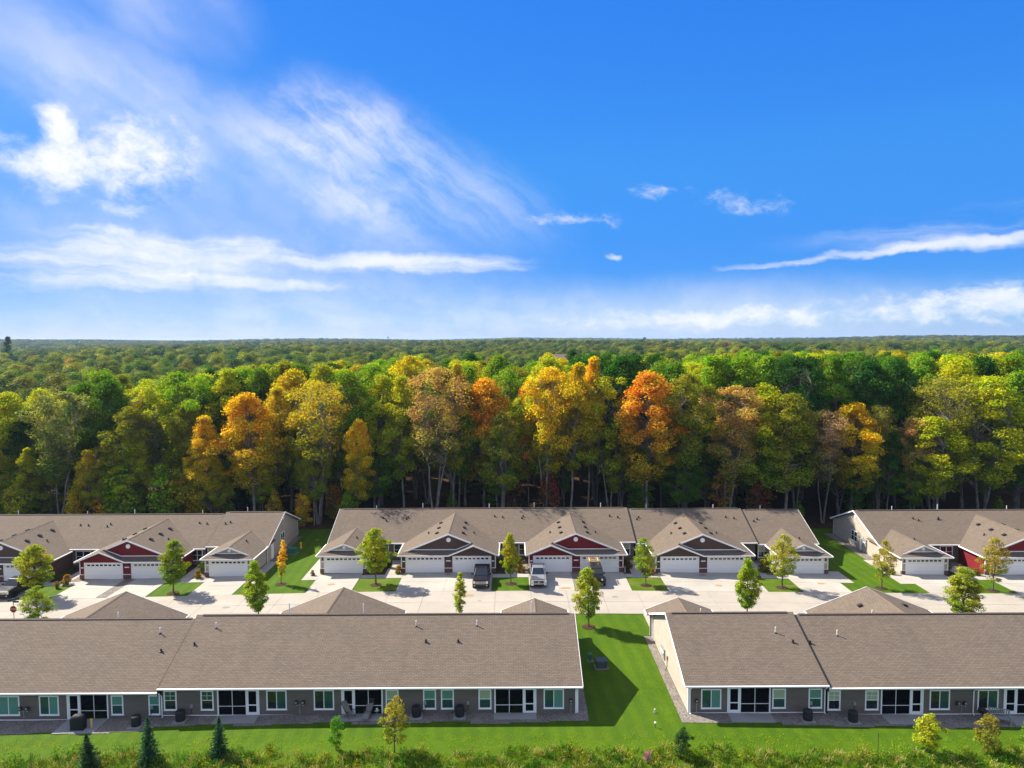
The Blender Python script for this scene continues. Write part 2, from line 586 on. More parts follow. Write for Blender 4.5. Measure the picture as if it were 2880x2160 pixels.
M['cover'] = mat('black_grill_cover', (0.012, 0.012, 0.014), 0.7)
M['yellow'] = mat('yellow_paint', (0.70, 0.42, 0.03), 0.5)
M['tan_box'] = mat('tan_meter_box', (0.40, 0.26, 0.15), 0.6)
M['gold'] = mat('gold_emblem', (0.7, 0.45, 0.08), 0.3, metal=0.8)
# fly-screen mesh: half see-through
_m = bpy.data.materials.new('fly_screen')
_m.use_nodes = True
_g = G(_m)
_t = _g.node('ShaderNodeBsdfTransparent')
_x = _g.node('ShaderNodeMixShader')
_x.inputs[0].default_value = 0.35
_g.b.inputs['Base Color'].default_value = (0.008, 0.009, 0.011, 1)
_g.b.inputs['Specular IOR Level'].default_value = 0.0
_g.b.inputs['Roughness'].default_value = 0.7
_g.l.new(_t.outputs[0], _x.inputs[1])
_g.l.new(_g.b.outputs[0], _x.inputs[2])
_g.l.new(_x.outputs[0], _g.n['Material Output'].inputs['Surface'])
M['screen'] = _m


# ================================================================ mesh helpers
WPOS = {}


def tag(o, label=None, cat=None, group=None, kind=None):
    for k, v in (('label', label), ('category', cat), ('group', group), ('kind', kind)):
        if v:
            o[k] = v
    return o


def link(name, data, parent=None, loc=None):
    o = bpy.data.objects.new(name, data)
    COL.objects.link(o)
    pw = WPOS.get(parent.name, Vector()) if parent else Vector()
    lw = Vector(loc) if loc is not None else pw
    if parent:
        o.parent = parent
    o.location = lw - pw
    WPOS[o.name] = lw
    return o


def empty(name, loc=(0, 0, 0), label=None, cat=None, group=None):
    o = link(name, None, None, loc)
    o.empty_display_size = 0.3
    return tag(o, label, cat, group)


class MB:
    def __init__(s):
        s.v, s.f = [], []

    def poly(s, pts):
        i = len(s.v)
        s.v += [tuple(p) for p in pts]
        s.f.append(tuple(range(i, i + len(pts))))
        return s

    def box(s, x0, x1, y0, y1, z0, z1):
        i = len(s.v)
        s.v += [(x, y, z) for z in (z0, z1) for y in (y0, y1) for x in (x0, x1)]
        s.f += [tuple(i + k for k in q) for q in ((0, 2, 3, 1), (4, 5, 7, 6), (0, 1, 5, 4), (2, 6, 7, 3), (0, 4, 6, 2), (1, 3, 7, 5))]
        return s

    def obox(s, org, r, n, a0, a1, b0, b1, c0, c1):
        """box in a wall frame: a along r, b up, c out along n"""
        org, r, n, u = Vector(org), Vector(r), Vector(n), Vector((0, 0, 1))
        i = len(s.v)
        s.v += [tuple(org + r * a + u * b + n * c) for b in (b0, b1) for c in (c0, c1) for a in (a0, a1)]
        s.f += [tuple(i + k for k in q) for q in ((0, 1, 3, 2), (4, 6, 7, 5), (0, 4, 5, 1), (2, 3, 7, 6), (0, 2, 6, 4), (1, 5, 7, 3))]
        return s

    def prism(s, pts, off):
        pts = [Vector(p) for p in pts]
        off = Vector(off)
        n = Vector((0, 0, 0))
        for k in range(len(pts)):
            n += (pts[k] - pts[0]).cross(pts[(k + 1) % len(pts)] - pts[0])
        if n.dot(off) > 0:
            pts = pts[::-1]
        i, k = len(s.v), len(pts)
        s.v += [tuple(p) for p in pts] + [tuple(p + off) for p in pts]
        s.f.append(tuple(range(i, i + k)))
        s.f.append(tuple(range(i + 2 * k - 1, i + k - 1, -1)))
        for a in range(k):
            b = (a + 1) % k
            s.f.append((i + b, i + a, i + k + a, i + k + b))
        return s

    def slab(s, pts, t=0.09):
        return s.prism(pts, (0, 0, -t))

    def board(s, p, q, out, h=0.17, t=0.035, lift=0.02):
        """trim board hung along an edge"""
        p, q = Vector(p) + Vector((0, 0, lift)), Vector(q) + Vector((0, 0, lift))
        d = Vector((0, 0, -h))
        return s.prism([p, q, q + d, p + d], Vector(out).normalized() * t)

    def tube(s, path, rad, n=8, cap=True):
        path = [Vector(p) for p in path]
        i0 = len(s.v)
        for k, p in enumerate(path):
            t = (path[min(k + 1, len(path) - 1)] - path[max(k - 1, 0)]).normalized()
            a = t.cross(Vector((0.13, 0.97, 0.2)))
            if a.length < 1e-3:
                a = t.cross(Vector((1, 0, 0)))
            a.normalize()
            b = t.cross(a)
            r = rad[k] if hasattr(rad, '__len__') else rad
            for j in range(n):
                w = 2 * math.pi * j / n
                s.v.append(tuple(p + a * (r * math.cos(w)) + b * (r * math.sin(w))))
        for k in range(len(path) - 1):
            for j in range(n):
                j2 = (j + 1) % n
                s.f.append((i0 + k * n + j, i0 + k * n + j2, i0 + (k + 1) * n + j2, i0 + (k + 1) * n + j))
        if cap:
            s.f.append(tuple(i0 + j for j in range(n))[::-1])
            s.f.append(tuple(i0 + (len(path) - 1) * n + j for j in range(n)))
        return s

    def lathe(s, c, prof, n=20):
        i0 = len(s.v)
        for r, z in prof:
            for j in range(n):
                w = 2 * math.pi * j / n
                s.v.append((c[0] + r * math.cos(w), c[1] + r * math.sin(w), c[2] + z))
        for k in range(len(prof) - 1):
            for j in range(n):
                j2 = (j + 1) % n
                s.f.append((i0 + k * n + j, i0 + k * n + j2, i0 + (k + 1) * n + j2, i0 + (k + 1) * n + j))
        s.f.append(tuple(i0 + j for j in range(n))[::-1])
        s.f.append(tuple(i0 + (len(prof) - 1) * n + j for j in range(n)))
        return s

    def mesh(s, name, m, org=(0, 0, 0), uv=False, smooth=False):
        me = bpy.data.meshes.new(name)
        ox, oy, oz = org
        me.from_pydata([(x - ox, y - oy, z - oz) for x, y, z in s.v], [], s.f)
        me.materials.append(m)
        if uv:
            lay = me.uv_layers.new(name='UVMap')
            for p in me.polygons:
                n = p.normal
                if abs(n.z) > 0.999:
                    ua, va = Vector((1, 0, 0)), Vector((0, 1, 0))
                else:
                    ua = Vector((0, 0, 1)).cross(n).normalized()
                    va = n.cross(ua)
                for li in p.loop_indices:
                    w = Vector(s.v[me.loops[li].vertex_index])
                    lay.data[li].uv = (w.dot(ua), w.dot(va))
        if smooth:
            me.shade_smooth()
        return me

    def build(s, name, m, parent=None, uv=False, smooth=False, bevel=0.0, org=None):
        o_ = Vector(org) if org is not None else (WPOS.get(parent.name, Vector()) if parent else Vector())
        o = link(name, s.mesh(name, m, o_, uv, smooth), parent, o_)
        if bevel:
            md = o.modifiers.new('bevel', 'BEVEL')
            md.width, md.segments, md.limit_method = bevel, 2, 'ANGLE'
            md.angle_limit = R(35)
        return o


def np_mesh(name, verts, quads, m):
    me = bpy.data.meshes.new(name)
    nv, nq = len(verts), len(quads)
    me.vertices.add(nv)
    me.vertices.foreach_set('co', np.asarray(verts, dtype=np.float32).ravel())
    me.loops.add(nq * 4)
    me.polygons.add(nq)
    me.polygons.foreach_set('loop_start', np.arange(0, nq * 4, 4, dtype=np.int32))
    me.loops.foreach_set('vertex_index', np.asarray(quads, dtype=np.int32).ravel())
    me.update(calc_edges=True)
    me.validate()
    me.materials.append(m)
    return me


# ================================================================ ground
GX = [-1000, -130, -75, -60, -45, -35, -20, -10, 10, 25, 40, 55, 75, 130, 1000]
GZ = [-1.8, -1.6, -1.1, -.85, -.55, -.35, -.05, 0, 0, -.2, -.42, -.6, -.75, -1.2, -1.4]


def gz(x):
    return float(np.interp(x, GX, GZ))


def hill(x, y):
    """far terrain: level near the houses, long low swells beyond"""
    d = math.hypot(x, y)
    k = min(1.0, max(0.0, (d - 500) / 1100.0))
    w = (7.5 * math.sin(x / 690.0 + 1.3) * math.cos(y / 930.0 + .4) + 5.0 * math.sin((x + y) / 1510.0) + 3.5 * math.sin(x / 260.0 + y / 700.0))
    return k * w * 1.4


def ground_z(x, y):
    return gz(x) + hill(x, y)


def rows(a, b, step):
    return list(np.arange(a, b + 1e-6, step))


xs = sorted(set([float(v) for v in rows(-130, 130, 5)] + [s * v for s in (-1, 1) for v in (180, 250, 350, 500, 700, 1000, 1400, 2000, 2800, 3800, 5000, 6500, 8200)]))
ys = [-60.0, 0, 30, 44, 112, 118, 140, 180, 260, 400, 600, 850, 1100, 1400, 1800, 2300, 2900, 3600, 4400, 5400, 6600, 8200]


def sheet(name, xs, ys, m, dz, zf=None):
    b = MB()
    b.v = [(x, y, (zf or ground_z)(x, y) + dz) for y in ys for x in xs]
    n = len(xs)
    b.f = [(j * n + i, j * n + i + 1, (j + 1) * n + i + 1, (j + 1) * n + i) for j in range(len(ys) - 1) for i in range(n - 1)]
    return tag(b.build(name, m), kind='structure')


flat = lambda x, y: gz(x)
sheet('ground', xs, ys, M['floor'], -0.02)
lx = [v for v in xs if -130 <= v <= 130]
sheet('lawn', lx, [52.2, 76, 112, 113.5], M['lawn'], 0.0, flat)
sheet('meadow', lx, [30.5, 44, 52.2], M['meadow'], -0.004, flat)


def pad(b, x0, x1, y0, y1, top=0.05, th=0.12):
    i = len(b.v)
    b.v += [(x, y, gz(x) + z) for z in (top - th, top) for y in (y0, y1) for x in (x0, x1)]
    b.f += [tuple(i + k for k in q) for q in ((0, 2, 3, 1), (4, 5, 7, 6), (0, 1, 5, 4), (2, 6, 7, 3), (0, 4, 6, 2), (1, 3, 7, 5))]
    return b


ROAD0, ROAD1 = 76.9, 84.1
rb = MB()
for x in rows(-95, 90, 5):
    pad(rb, x, x + 5, ROAD0, ROAD1, 0.018, 0.05)
road = tag(rb.build('road', M['joint']), kind='structure')
random.seed(5)
for x in rows(-95.6, 90, 4.25):
    for (a, b_) in ((ROAD0, 80.48), (80.52, ROAD1)):
        pad(MB(), x + .015, x + 4.235, a, b_, 0.05 + random.uniform(-.003, .003), 0.1).build('road_slab', M['concrete'], road)

DRIVES = [(-25.1, -19.6), (-14.2, -2.65), (2.0, 7.55), (8.8, 14.4), (18.85, 30.9), (35.2, 41.1), (50.5, 56.2), (61.1, 73.0),
          (-39.4, -34.0), (-49.2, -44.5), (-56.1, -50.5), (-72.0, -60.3)]
for (a, b_) in DRIVES:
    dr = tag(pad(MB(), a, b_, ROAD1, 91.02, 0.02, 0.06).build('driveway', M['joint']), kind='structure')
    nx = 2 if b_ - a > 8 else 1
    for i in range(nx):
        for (y0, y1) in ((ROAD1 + .03, 87.55), (87.58, 91.0)):
            w = (b_ - a) / nx
            pad(MB(), a + i * w + .012, a + (i + 1) * w - .012, y0, y1, 0.052, 0.1).build('driveway_slab', M['concrete2'], dr)
for (a, b_) in ((-50.48, -49.22), (7.57, 8.78)):
    tag(pad(MB(), a, b_, ROAD1 + .02, 91.0, 0.03, 0.06).build('gravel_strip', M['gravel']), kind='structure')
# cross walks between the driveways and the entry paths back to the doors
WALKS = [(-19.58, -14.22, -16.6, -15.2), (-2.63, 1.98, -.9, .5), (14.42, 18.83, 15.4, 16.8), (30.92, 35.18, 31.6, 33.0),
         (56.22, 61.08, 58.0, 59.4), (-44.48, -39.42, -43.2, -41.8), (-60.28, -56.12, -58.9, -57.5)]
for (a, b_, c, d) in WALKS:
    w = tag(pad(MB(), a, b_, 89.0, 90.3, 0.046, 0.1).build('walkway', M['concrete2']), kind='structure')
    pad(MB(), c, d, 90.32, 96.3, 0.046, 0.1).build('path_slab', M['concrete2'], w)
    if a in (-19.58, 14.42, 30.92):
        tag(pad(MB(), a + .02, b_ - .02, ROAD1 + .02, 88.97, 0.008, 0.02).build('grass_island', M['dry_lawn']), kind='structure')
    for (p, q) in ((a, c - .02), (d + .02, b_)):
        if q - p > .3:
            tag(pad(MB(), p, q, 90.34, 96.3, 0.03, 0.06).build('planting_bed', M['mulch'] if p == a else M['gravel']), kind='structure')
for (a, b_, y0, y1) in ((-27.0, -25.12, 88.8, 97.5), (-33.9, -32.6, 88.0, 97.0), (41.12, 42.9, 87.6, 92.0), (48.7, 50.48, 87.4, 97.0)):
    tag(pad(MB(), a, b_, y0, y1, 0.044, 0.1).build('side_walk', M['concrete2']), kind='structure')
# driveways of the near row, on the far side of the houses
for (a, b_) in ((-45.5, -34.0), (-23.3, -11.5), (-.6, 5.2), (14.4, 20.0), (31.0, 42.4)):
    tag(pad(MB(), a, b_, 71.4, ROAD0 - .02, 0.05, 0.1).build('near_driveway', M['concrete2']), kind='structure')
# gravel margins of the near row
for (a, b_, y0, y1) in ((-60, -28.6, 54.05, 56.15), (-28.59, 6.0, 54.7, 56.15), (13.4, 25.3, 54.6, 56.15), (25.31, 60, 54.2, 56.15),
                        (13.4, 14.15, 56.16, 71.0), (5.3, 6.05, 56.16, 70.5)):
    b = MB()
    n = max(2, int((b_ - a) / 3))
    for k in range(n):
        e0 = y0 + (.22 * math.sin(k * 2.1) if b_ - a > 3 else 0)
        pad(b, a + (b_ - a) * k / n, a + (b_ - a) * (k + 1) / n, e0, y1, 0.03, 0.06)
    tag(b.build('gravel_bed', M['gravel']), kind='structure')
tag(pad(MB(), -34.2, -33.0, 97.2, 109.5, 0.03, 0.06).build('gravel_bed', M['gravel']), kind='structure')
tag(pad(MB(), 49.2, 50.6, 97.2, 110.5, 0.03, 0.06).build('gravel_bed', M['gravel']), kind='structure')
# ================================================================ houses
UPV = Vector((0, 0, 1))


def window(parent, org, r, n, w, h, style, panes=('blind', 'glass')):
    """white-cased window on a wall; org = lower left corner on the wall face, r along, n out"""
    b = MB()
    t = 0.10
    for (a0, a1, b0, b1) in ((-t, w + t, h, h + t), (-t, w + t, -t, 0), (-t, 0, 0, h), (w, w + t, 0, h)):
        b.obox(org, r, n, a0, a1, b0, b1, 0, .045)
    b.obox(org, r, n, -t - .03, w + t + .03, -t - .03, -t, 0, .07)
    f = b.build('window', M['white'], parent)

    def pane(a0, a1, b0, b1, m, c=.018):
        MB().obox(org, r, n, a0, a1, b0, b1, .002, c).build('pane', M[m], f)

    def bar(a0, a1, b0, b1, c=.034):
        MB().obox(org, r, n, a0, a1, b0, b1, .003, c).build('sash_bar', M['white'], f)
    if style == 'hung':
        pane(0, w, h * .5 + .025, h, panes[0])
        pane(0, w, 0, h * .5 - .025, panes[1], .012)
        bar(0, w, h * .5 - .025, h * .5 + .025)
    elif style == 'grid':
        bar(0, w, h * .5 - .025, h * .5 + .025)
        pane(0, w, 0, h * .5 - .025, panes[1], .012)
        q = h * .5 + .025
        bar(w / 2 - .012, w / 2 + .012, q, h, .026)
        bar(0, w / 2 - .012, (q + h) / 2 - .012, (q + h) / 2 + .012, .026)
        bar(w / 2 + .012, w, (q + h) / 2 - .012, (q + h) / 2 + .012, .026)
        for a0, a1 in ((0, w / 2 - .012), (w / 2 + .012, w)):
            for b0, b1 in ((q, (q + h) / 2 - .012), ((q + h) / 2 + .012, h)):
                pane(a0, a1, b0, b1, panes[0])
    elif style == 'slide':
        pane(0, w / 2 - .03, 0, h, panes[1], .012)
        pane(w / 2 + .03, w, 0, h, panes[0])
        bar(w / 2 - .03, w / 2 + .03, 0, h)
    elif style == 'double':
        bar(w / 2 - .05, w / 2 + .05, 0, h)
        for a0, a1 in ((0, w / 2 - .05), (w / 2 + .05, w)):
            bar(a0, a1, h * .5 - .025, h * .5 + .025)
            pane(a0, a1, h * .5 + .025, h, panes[0])
            pane(a0, a1, 0, h * .5 - .025, panes[1], .012)
    return f


FX, FN = (1, 0, 0), (0, -1, 0)      # a wall that faces the camera


# shared pieces of the garage doors
DW, DH = 4.88, 2.13
_b = MB()
_b.box(-DW / 2 - .10, -DW / 2, -.03, .09, 0, DH + .10).box(DW / 2, DW / 2 + .10, -.03, .09, 0, DH + .10).box(-DW / 2, DW / 2, -.03, .09, DH, DH + .10)
ME_FRAME = _b.mesh('garage_door_frame', M['white'])
_b = MB().box(-DW / 2, DW / 2, 0, .05, 0, DH / 4 - .012)
for k in range(4):
    x0 = -DW / 2 + .10 + k * (DW - .1) / 4
    _b.box(x0, x0 + DW / 4 - .16, -.012, 0, .07, DH / 4 - .085)
ME_PANEL = _b.mesh('door_panel', M['door_white'])
ME_TOP = MB().box(-DW / 2, DW / 2, 0, .05, 0, DH / 4 - .012).mesh('door_panel_top', M['door_white'])
ME_PANE = {k: MB().box(-.19, .19, -.012, 0, -.105, .105).mesh('door_pane_' + k, M[k]) for k in ('glass', 'glass_red')}
ME_LAMP = MB().box(-.07, .07, -.10, 0, 0, .03).box(-.055, .055, -.085, -.015, -.2, 0).box(-.075, .075, -.105, 0, -.23, -.2).mesh('wall_lamp', M['plastic'])
ME_PLAQUE = MB().box(-.17, .17, -.02, 0, -.07, .07).mesh('number_plaque', M['white'])
ME_VENT = MB().prism([(-.22, -.2, 0), (.22, -.2, 0), (.22, .2, 0), (-.22, .2, 0)], (0, 0, .16)).mesh('roof_vent', M['vent_black'])
ME_POT = MB().lathe((0, 0, 0), [(.16, -.05), (.16, .02), (.085, .04), (.085, .22), (.10, .24)], 12).mesh('roof_vent_pot', M['vent_black'], smooth=False)
ME_PIPE = MB().lathe((0, 0, 0), [(.05, 0), (.05, 1)], 10).mesh('vent_pipe', M['pvc'], smooth=False)
ME_BOOT = MB().lathe((0, 0, 0), [(.15, -.06), (.13, .05), (.06, .12)], 12).mesh('pipe_boot', M['vent_black'])


def garage_door(parent, x, y, z, red=()):
    f = link('garage_door', ME_FRAME, parent, (x, y, z))
    for k in range(4):
        link('door_panel', ME_PANEL if k < 3 else ME_TOP, f, (x, y, z + k * DH / 4 + .004))
    for k in range(8):
        link('window_pane', ME_PANE['glass_red' if k in red else 'glass'], f, (x - DW / 2 + .50 + k * (DW - 1.0) / 7, y, z + DH * .875))
    return f


def round_vent(parent, p, n, r=.29):
    a = Vector(p)
    nn = Vector(n)
    o = MB().tube([a, a + nn * .06], r, 24).build('gable_vent', M['white'], parent)
    MB().tube([a + nn * .061, a + nn * .075], r * .72, 24).build('louvre', M['door_white'], o)
    return o


def slope_part(name, parent, polys, t=.1):
    b = MB()
    for p in polys:
        b.slab(p, t)
    return b.build(name, M['shingle'], parent, uv=True)


E_Z, E_S = 2.45, 0.405


def garage(B, cx, z, yw, kind, side, sid, yb_main=96.0, open_back=None, detail=True, lamp=True, red=()):
    """front-gabled garage; kind 'double' or 'single'; side = where the small gable sits; face at yw towards -Y"""
    e = z + E_Z
    sg = 1 if side == 'R' else -1
    X = lambda x: cx + sg * x
    yf, yg, yt = yw - .5, yw + .25, yw + .5
    if kind == 'double':
        W, s = 6.55, E_S
    else:
        W, s = 3.42, 0.405
    r = e + s * W
    yb = yb_main + (r - z - 2.5) / .4 + .15
    m = M[sid]
    hw = W - .4
    # roof planes
    k1, k2 = yg - yf, yt - yf
    left = [(X(-W), yf, e), (X(-W + k1), yg, e + s * k1), (X(0), yg, r), (X(0), yb, r), (X(-W), yb, e)]
    skirt = [(X(-W), yf, e), (X(0.9 if kind == 'double' else W), yf, e), (X(0.9 if kind == 'double' else W - k2), yt, e + s * k2), (X(-W + k2), yt, e + s * k2)]
    if kind == 'double':
        az_ = e + s * W / 2
        right = [(X(W), yf, e), (X(W), yb, e), (X(0), yb, r), (X(0), yg, r), (X(W / 2), yg, az_), (X(W / 2), yf, az_)]
        small = [(X(0), yf, e), (X(W / 2), yf, az_), (X(W / 2), yt + .02, az_), (X(0), yt + .02, e)]
        polys = [left, right, skirt, small]
    else:
        right = [(X(W), yf, e), (X(W), yb, e), (X(0), yb, r), (X(0), yg, r), (X(W - k1), yg, e + s * k1)]
        polys = [left, right, skirt]
    rf = slope_part('garage_roof', B, polys)
    MB().prism([(X(-.14), yg, r - .035), (X(0), yg, r + .03), (X(.14), yg, r - .035), (X(0), yg, r - .06)], (0, yb - yg - .3, 0)).build('ridge_cap', M['shingle'], rf, uv=True)
    # trim boards
    tb = MB()
    f_out = (0, -1, 0)
    if kind == 'double':
        tb.board((X(-W), yf, e), (X(0), yf, e), f_out, .16)
        tb.board((X(0), yf, e), (X(W / 2), yf, az_), f_out, .19)
        tb.board((X(W / 2), yf, az_), (X(W), yf, e), f_out, .19)
    else:
        tb.board((X(-W), yf, e), (X(W), yf, e), f_out, .16)
    tb.build('fascia', M['white'], B)
    rk = MB()
    rk.board((X(-W + k1 - .1), yg, e + s * (k1 - .1)), (X(0), yg, r), f_out, .2)
    if kind == 'double':
        rk.board((X(0), yg, r), (X(W / 2 - .35), yg, az_ + s * .35), f_out, .2)
    else:
        rk.board((X(0), yg, r), (X(W - k1 + .1), yg, e + s * (k1 - .1)), f_out, .2)
    rk.build('rake_trim', M['white'], B)
    for q in (-1, 1):
        MB().box(min(X(q * W), X(q * (W + .11))), max(X(q * W), X(q * (W + .11))), yf + .02, yb_main - .2, e - .13, e + .0).build('gutter', M['white'], B)
    # walls
    wb = MB()
    doors = (-3.06, 3.06) if kind == 'double' else (0.0,)
    cuts = sorted([(d - DW / 2 - .1, d + DW / 2 + .1) for d in doors])
    pos_, piers = -hw, []
    for a, c in cuts:
        piers.append((pos_, a))
        pos_ = c
    piers.append((pos_, hw))
    brick_h = .62
    for a, c in piers:
        wb.box(cx + a, cx + c, yw, yw + .2, z + brick_h, z + DH + .1)
        MB().box(cx + a - (.03 if a == -hw else 0), cx + c + (.03 if c == hw else 0), yw - .05, yw + .2, z, z + brick_h).build('brick_base', M['brick'], B, uv=True)
        MB().box(cx + a - (.04 if a == -hw else 0), cx + c + (.04 if c == hw else 0), yw - .07, yw + .201, z + brick_h, z + brick_h + .07).build('ledge', M['white'], B)
    wb.box(cx - hw, cx + hw, yw, yw + .2, z + DH + .1, e - .02)
    if kind == 'double':
        wb.prism([(X(.2), yw, e - .02), (X(hw), yw, e - .02), (X(hw), yw, e + s * (W - hw) - .12), (X(W / 2), yw, az_ - .12)], (0, .2, 0))
    for q in (-1, 1):
        xa = cx + q * hw
        wb.box(min(xa, xa - q * .2), max(xa, xa - q * .2), yw + .2, yb_main + .5, z, e + .1)
    wb.prism([(cx - W + .9, yt, e - .05), (cx + W - .9, yt, e - .05), (cx, yt, r - .1)], (0, .15, 0))
    wall = wb.build('garage_wall', m, B)
    for q in (-1, 1):
        xa = cx + q * hw
        MB().box(min(xa - q * .09, xa + q * .02), max(xa - q * .09, xa + q * .02), yw - .02, yw + .1, z + brick_h + .07, e - .02).build('corner_trim', M['white'], B)
    # white band at the foot of the big gable
    zb = e + s * k2 + .03
    x0, x1 = -(W - 1.5), (.98 if kind == 'double' else (W - 1.5))
    MB().box(min(X(x0), X(x1)), max(X(x0), X(x1)), yt - .03, yt, zb, zb + .11).build('gable_band', M['white'], B)
    if kind == 'double':
        # band climbs behind the small gable
        MB().prism([(X(.98), yt - .03, zb), (X(.98), yt - .03, zb + .11), (X(2.95), yt - .03, zb + .11 + 1.97 * s), (X(2.95), yt - .03, zb + 1.97 * s)], (0, .03, 0)).build('gable_band', M['white'], B)
    round_vent(B, (cx, yt, e + (r - e) * (.67 if kind == 'double' else .62)), (0, -1, 0), .29 if kind == 'double' else .21)
    for i, d in enumerate(doors):
        garage_door(B, cx + d, yw + .05, z, red if i == len(doors) - 1 else ())
    if lamp:
        lp = [(-hw + .33, 1), (hw - .33, 1)] + ([(-.38, 0), (.38, 0)] if kind == 'double' else [])
        for a, pl in lp:
            link('wall_lamp', ME_LAMP, B, (cx + a, yw, z + 2.0))
            if pl:
                link('number_plaque', ME_PLAQUE, B, (cx + a, yw, z + 1.55))
        if kind == 'double':
            o = link('number_plaque', ME_PLAQUE, B, (cx, yw, z + 1.6))
            o.scale = (1.7, 1, 1)
    if detail:
        if kind == 'double':
            for q in (-1, 1):
                for dy in (2.7, 5.3, 8.0):
                    dx = 1.75
                    o = link('roof_vent', ME_VENT, B, (cx + q * dx, yg + dy, r - s * dx + .02))
                    o.rotation_euler = (0, q * math.atan(s), 0)
                dx = 3.1
                link('roof_vent', ME_POT, B, (cx + q * dx, yg + 4.7, r - s * dx + .02))
        else:
            link('roof_vent', ME_POT, B, (cx + .9, yg + 3.9, r - s * .9 + .02))
    return wall


def main_block(B, x0, x1, z, yfe, yr, yre, ends, fmat, rmat, emat, dark_step=None):
    """gabled block: eave line yfe (camera side), ridge yr, far eave yre; walls inset .45"""
    e, rz = z + 2.5, z + 2.5 + .4 * (yr - yfe)
    oh0, oh1 = (.35 if ends[0] else 0.0), (.35 if ends[1] else 0.0)
    a, b = x0 - oh0, x1 + oh1
    rf = slope_part('roof', B, [[(a, yfe, e), (b, yfe, e), (b, yr, rz), (a, yr, rz)], [(a, yre, e), (a, yr, rz), (b, yr, rz), (b, yre, e)]], .12)
    MB().prism([(a + .5, yr - .17, rz - .03), (a + .5, yr, rz + .075), (a + .5, yr + .17, rz - .03)], (b - a - 1.0, 0, 0)).build('ridge_cap', M['shingle'], rf, uv=True)
    MB().box(a + .6, b - .6, yr - .155, yr + .155, rz - .06, rz + .012).build('ridge_vent', M['vent_step_shade'], rf)
    for y, q in ((yfe, -1), (yre, 1)):
        MB().box(a, b, min(y, y + q * .12), max(y, y + q * .12), e - .09, e + .01).build('gutter', M['white'], B)
        MB().box(a, b, min(y, y - q * .4), max(y, y - q * .4), e - .16, e - .125).build('soffit', M['soffit'], B)
    for i, (xe, q) in enumerate(((a, -1), (b, 1))):
        mm = M['white'] if ends[i] else (M['vent_step_shade'] if dark_step and dark_step[i] else M['brown'])  # dark step boards: shade of the step's side face put into the colour
        t = MB()
        hh = .2 if ends[i] else .42
        tk = .035 if ends[i] else .02
        t.board((xe, yfe, e), (xe, yr, rz), (q, 0, 0), hh, tk)
        t.board((xe, yr, rz), (xe, yre, e), (q, 0, 0), hh, tk)
        t.build('rake_trim', mm, B)
    wa, wb_ = yfe + .45, yre - .45
    zt = e - .13
    MB().box(x0, x1, wb_ - .15, wb_, z, zt).build('wall', M[rmat], B)
    for i, xe in enumerate((x0, x1 - .15)):
        if ends[i]:
            w = MB().prism([(xe, wa, z), (xe, wb_, z), (xe, wb_, zt), (xe, yr, rz - .15), (xe, wa, zt)], (.15, 0, 0))
            w.build('gable_wall', M[emat], B)
            q = -1 if i == 0 else 1
            xo = x0 if i == 0 else x1
            for y0 in (wa, wb_ - .1):
                MB().box(min(xo, xo + q * .025), max(xo, xo + q * .025), y0, y0 + .1, z, zt).build('corner_trim', M['white'], B)
            round_vent(B, (xo, yr, rz - .95), (q, 0, 0), .26)
    return wa, rz


def pipe(B, x, y, z0, z1, boot=False):
    o = link('vent_pipe', ME_PIPE, B, (x, y, z0))
    o.scale = (1, 1, z1 - z0)
    if boot:
        link('pipe_boot', ME_BOOT, B, (x, y, z0 + .05))


def pot(B, x, y, z):
    link('roof_vent', ME_POT, B, (x, y, z))


# ---------------------------------------------------------------- far row
FE, FR, FRE = 96.0, 103.5, 111.0
YW = 90.95


def far_house(name, label, sections, garages, fwins):
    xa, xb = sections[0][0], sections[-1][1]
    B = empty(name, ((xa + xb) / 2, 97, 0), label, 'house', 'long single-storey row houses')
    for (x0, x1, z, ends, dark) in sections:
        wa, rz = main_block(B, x0, x1, z, FE, FR, FRE, ends, 'rear', 'tan', 'tan', dark)
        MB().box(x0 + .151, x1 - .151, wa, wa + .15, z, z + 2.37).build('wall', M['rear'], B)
    for (cx, z, kind, side, sid, red) in garages:
        garage(B, cx, z, YW, kind, side, sid, red=red)
    for (x0, x1, z0, z1, style, pn) in fwins:
        window(B, (x0, FE + .45, z0), FX, FN, x1 - x0, z1 - z0, style, pn)
    return B


F2 = far_house('row_house', 'long tan row house with brown and red garage gables, middle of the far row',
               [(-25.1, 16.85, 0.0, (True, False), (False, True)), (16.85, 33.6, -.2, (False, False), (False, True)), (33.6, 41.7, -.4, (False, True), (False, False))],
               [(-22.08, 0.0, 'single', 'R', 'tan', ()), (-8.4, 0.0, 'double', 'R', 'brown', (4, 5)), (8.23, 0.0, 'double', 'L', 'red', ()),
                (24.8, -.2, 'double', 'L', 'brown', ()), (38.05, -.4, 'single', 'R', 'tan', ())],
               [(-16.3, -15.3, .7, 2.15, 'hung', ('blind_dark', 'glass')), (-18.3, -17.2, .7, 2.15, 'hung', ('blind', 'glass')), (.9, 1.7, .7, 2.15, 'hung', ('glass', 'glass')),
                (-1.3, -.4, .7, 2.15, 'hung', ('glass', 'glass')), (15.2, 16.1, .7, 2.15, 'hung', ('blind_pale', 'glass')), (17.05, 18.0, .55, 1.95, 'hung', ('blind_pale', 'glass')),
                (33.9, 35.4, .2, 1.7, 'double', ('blind_pale', 'glass'))])
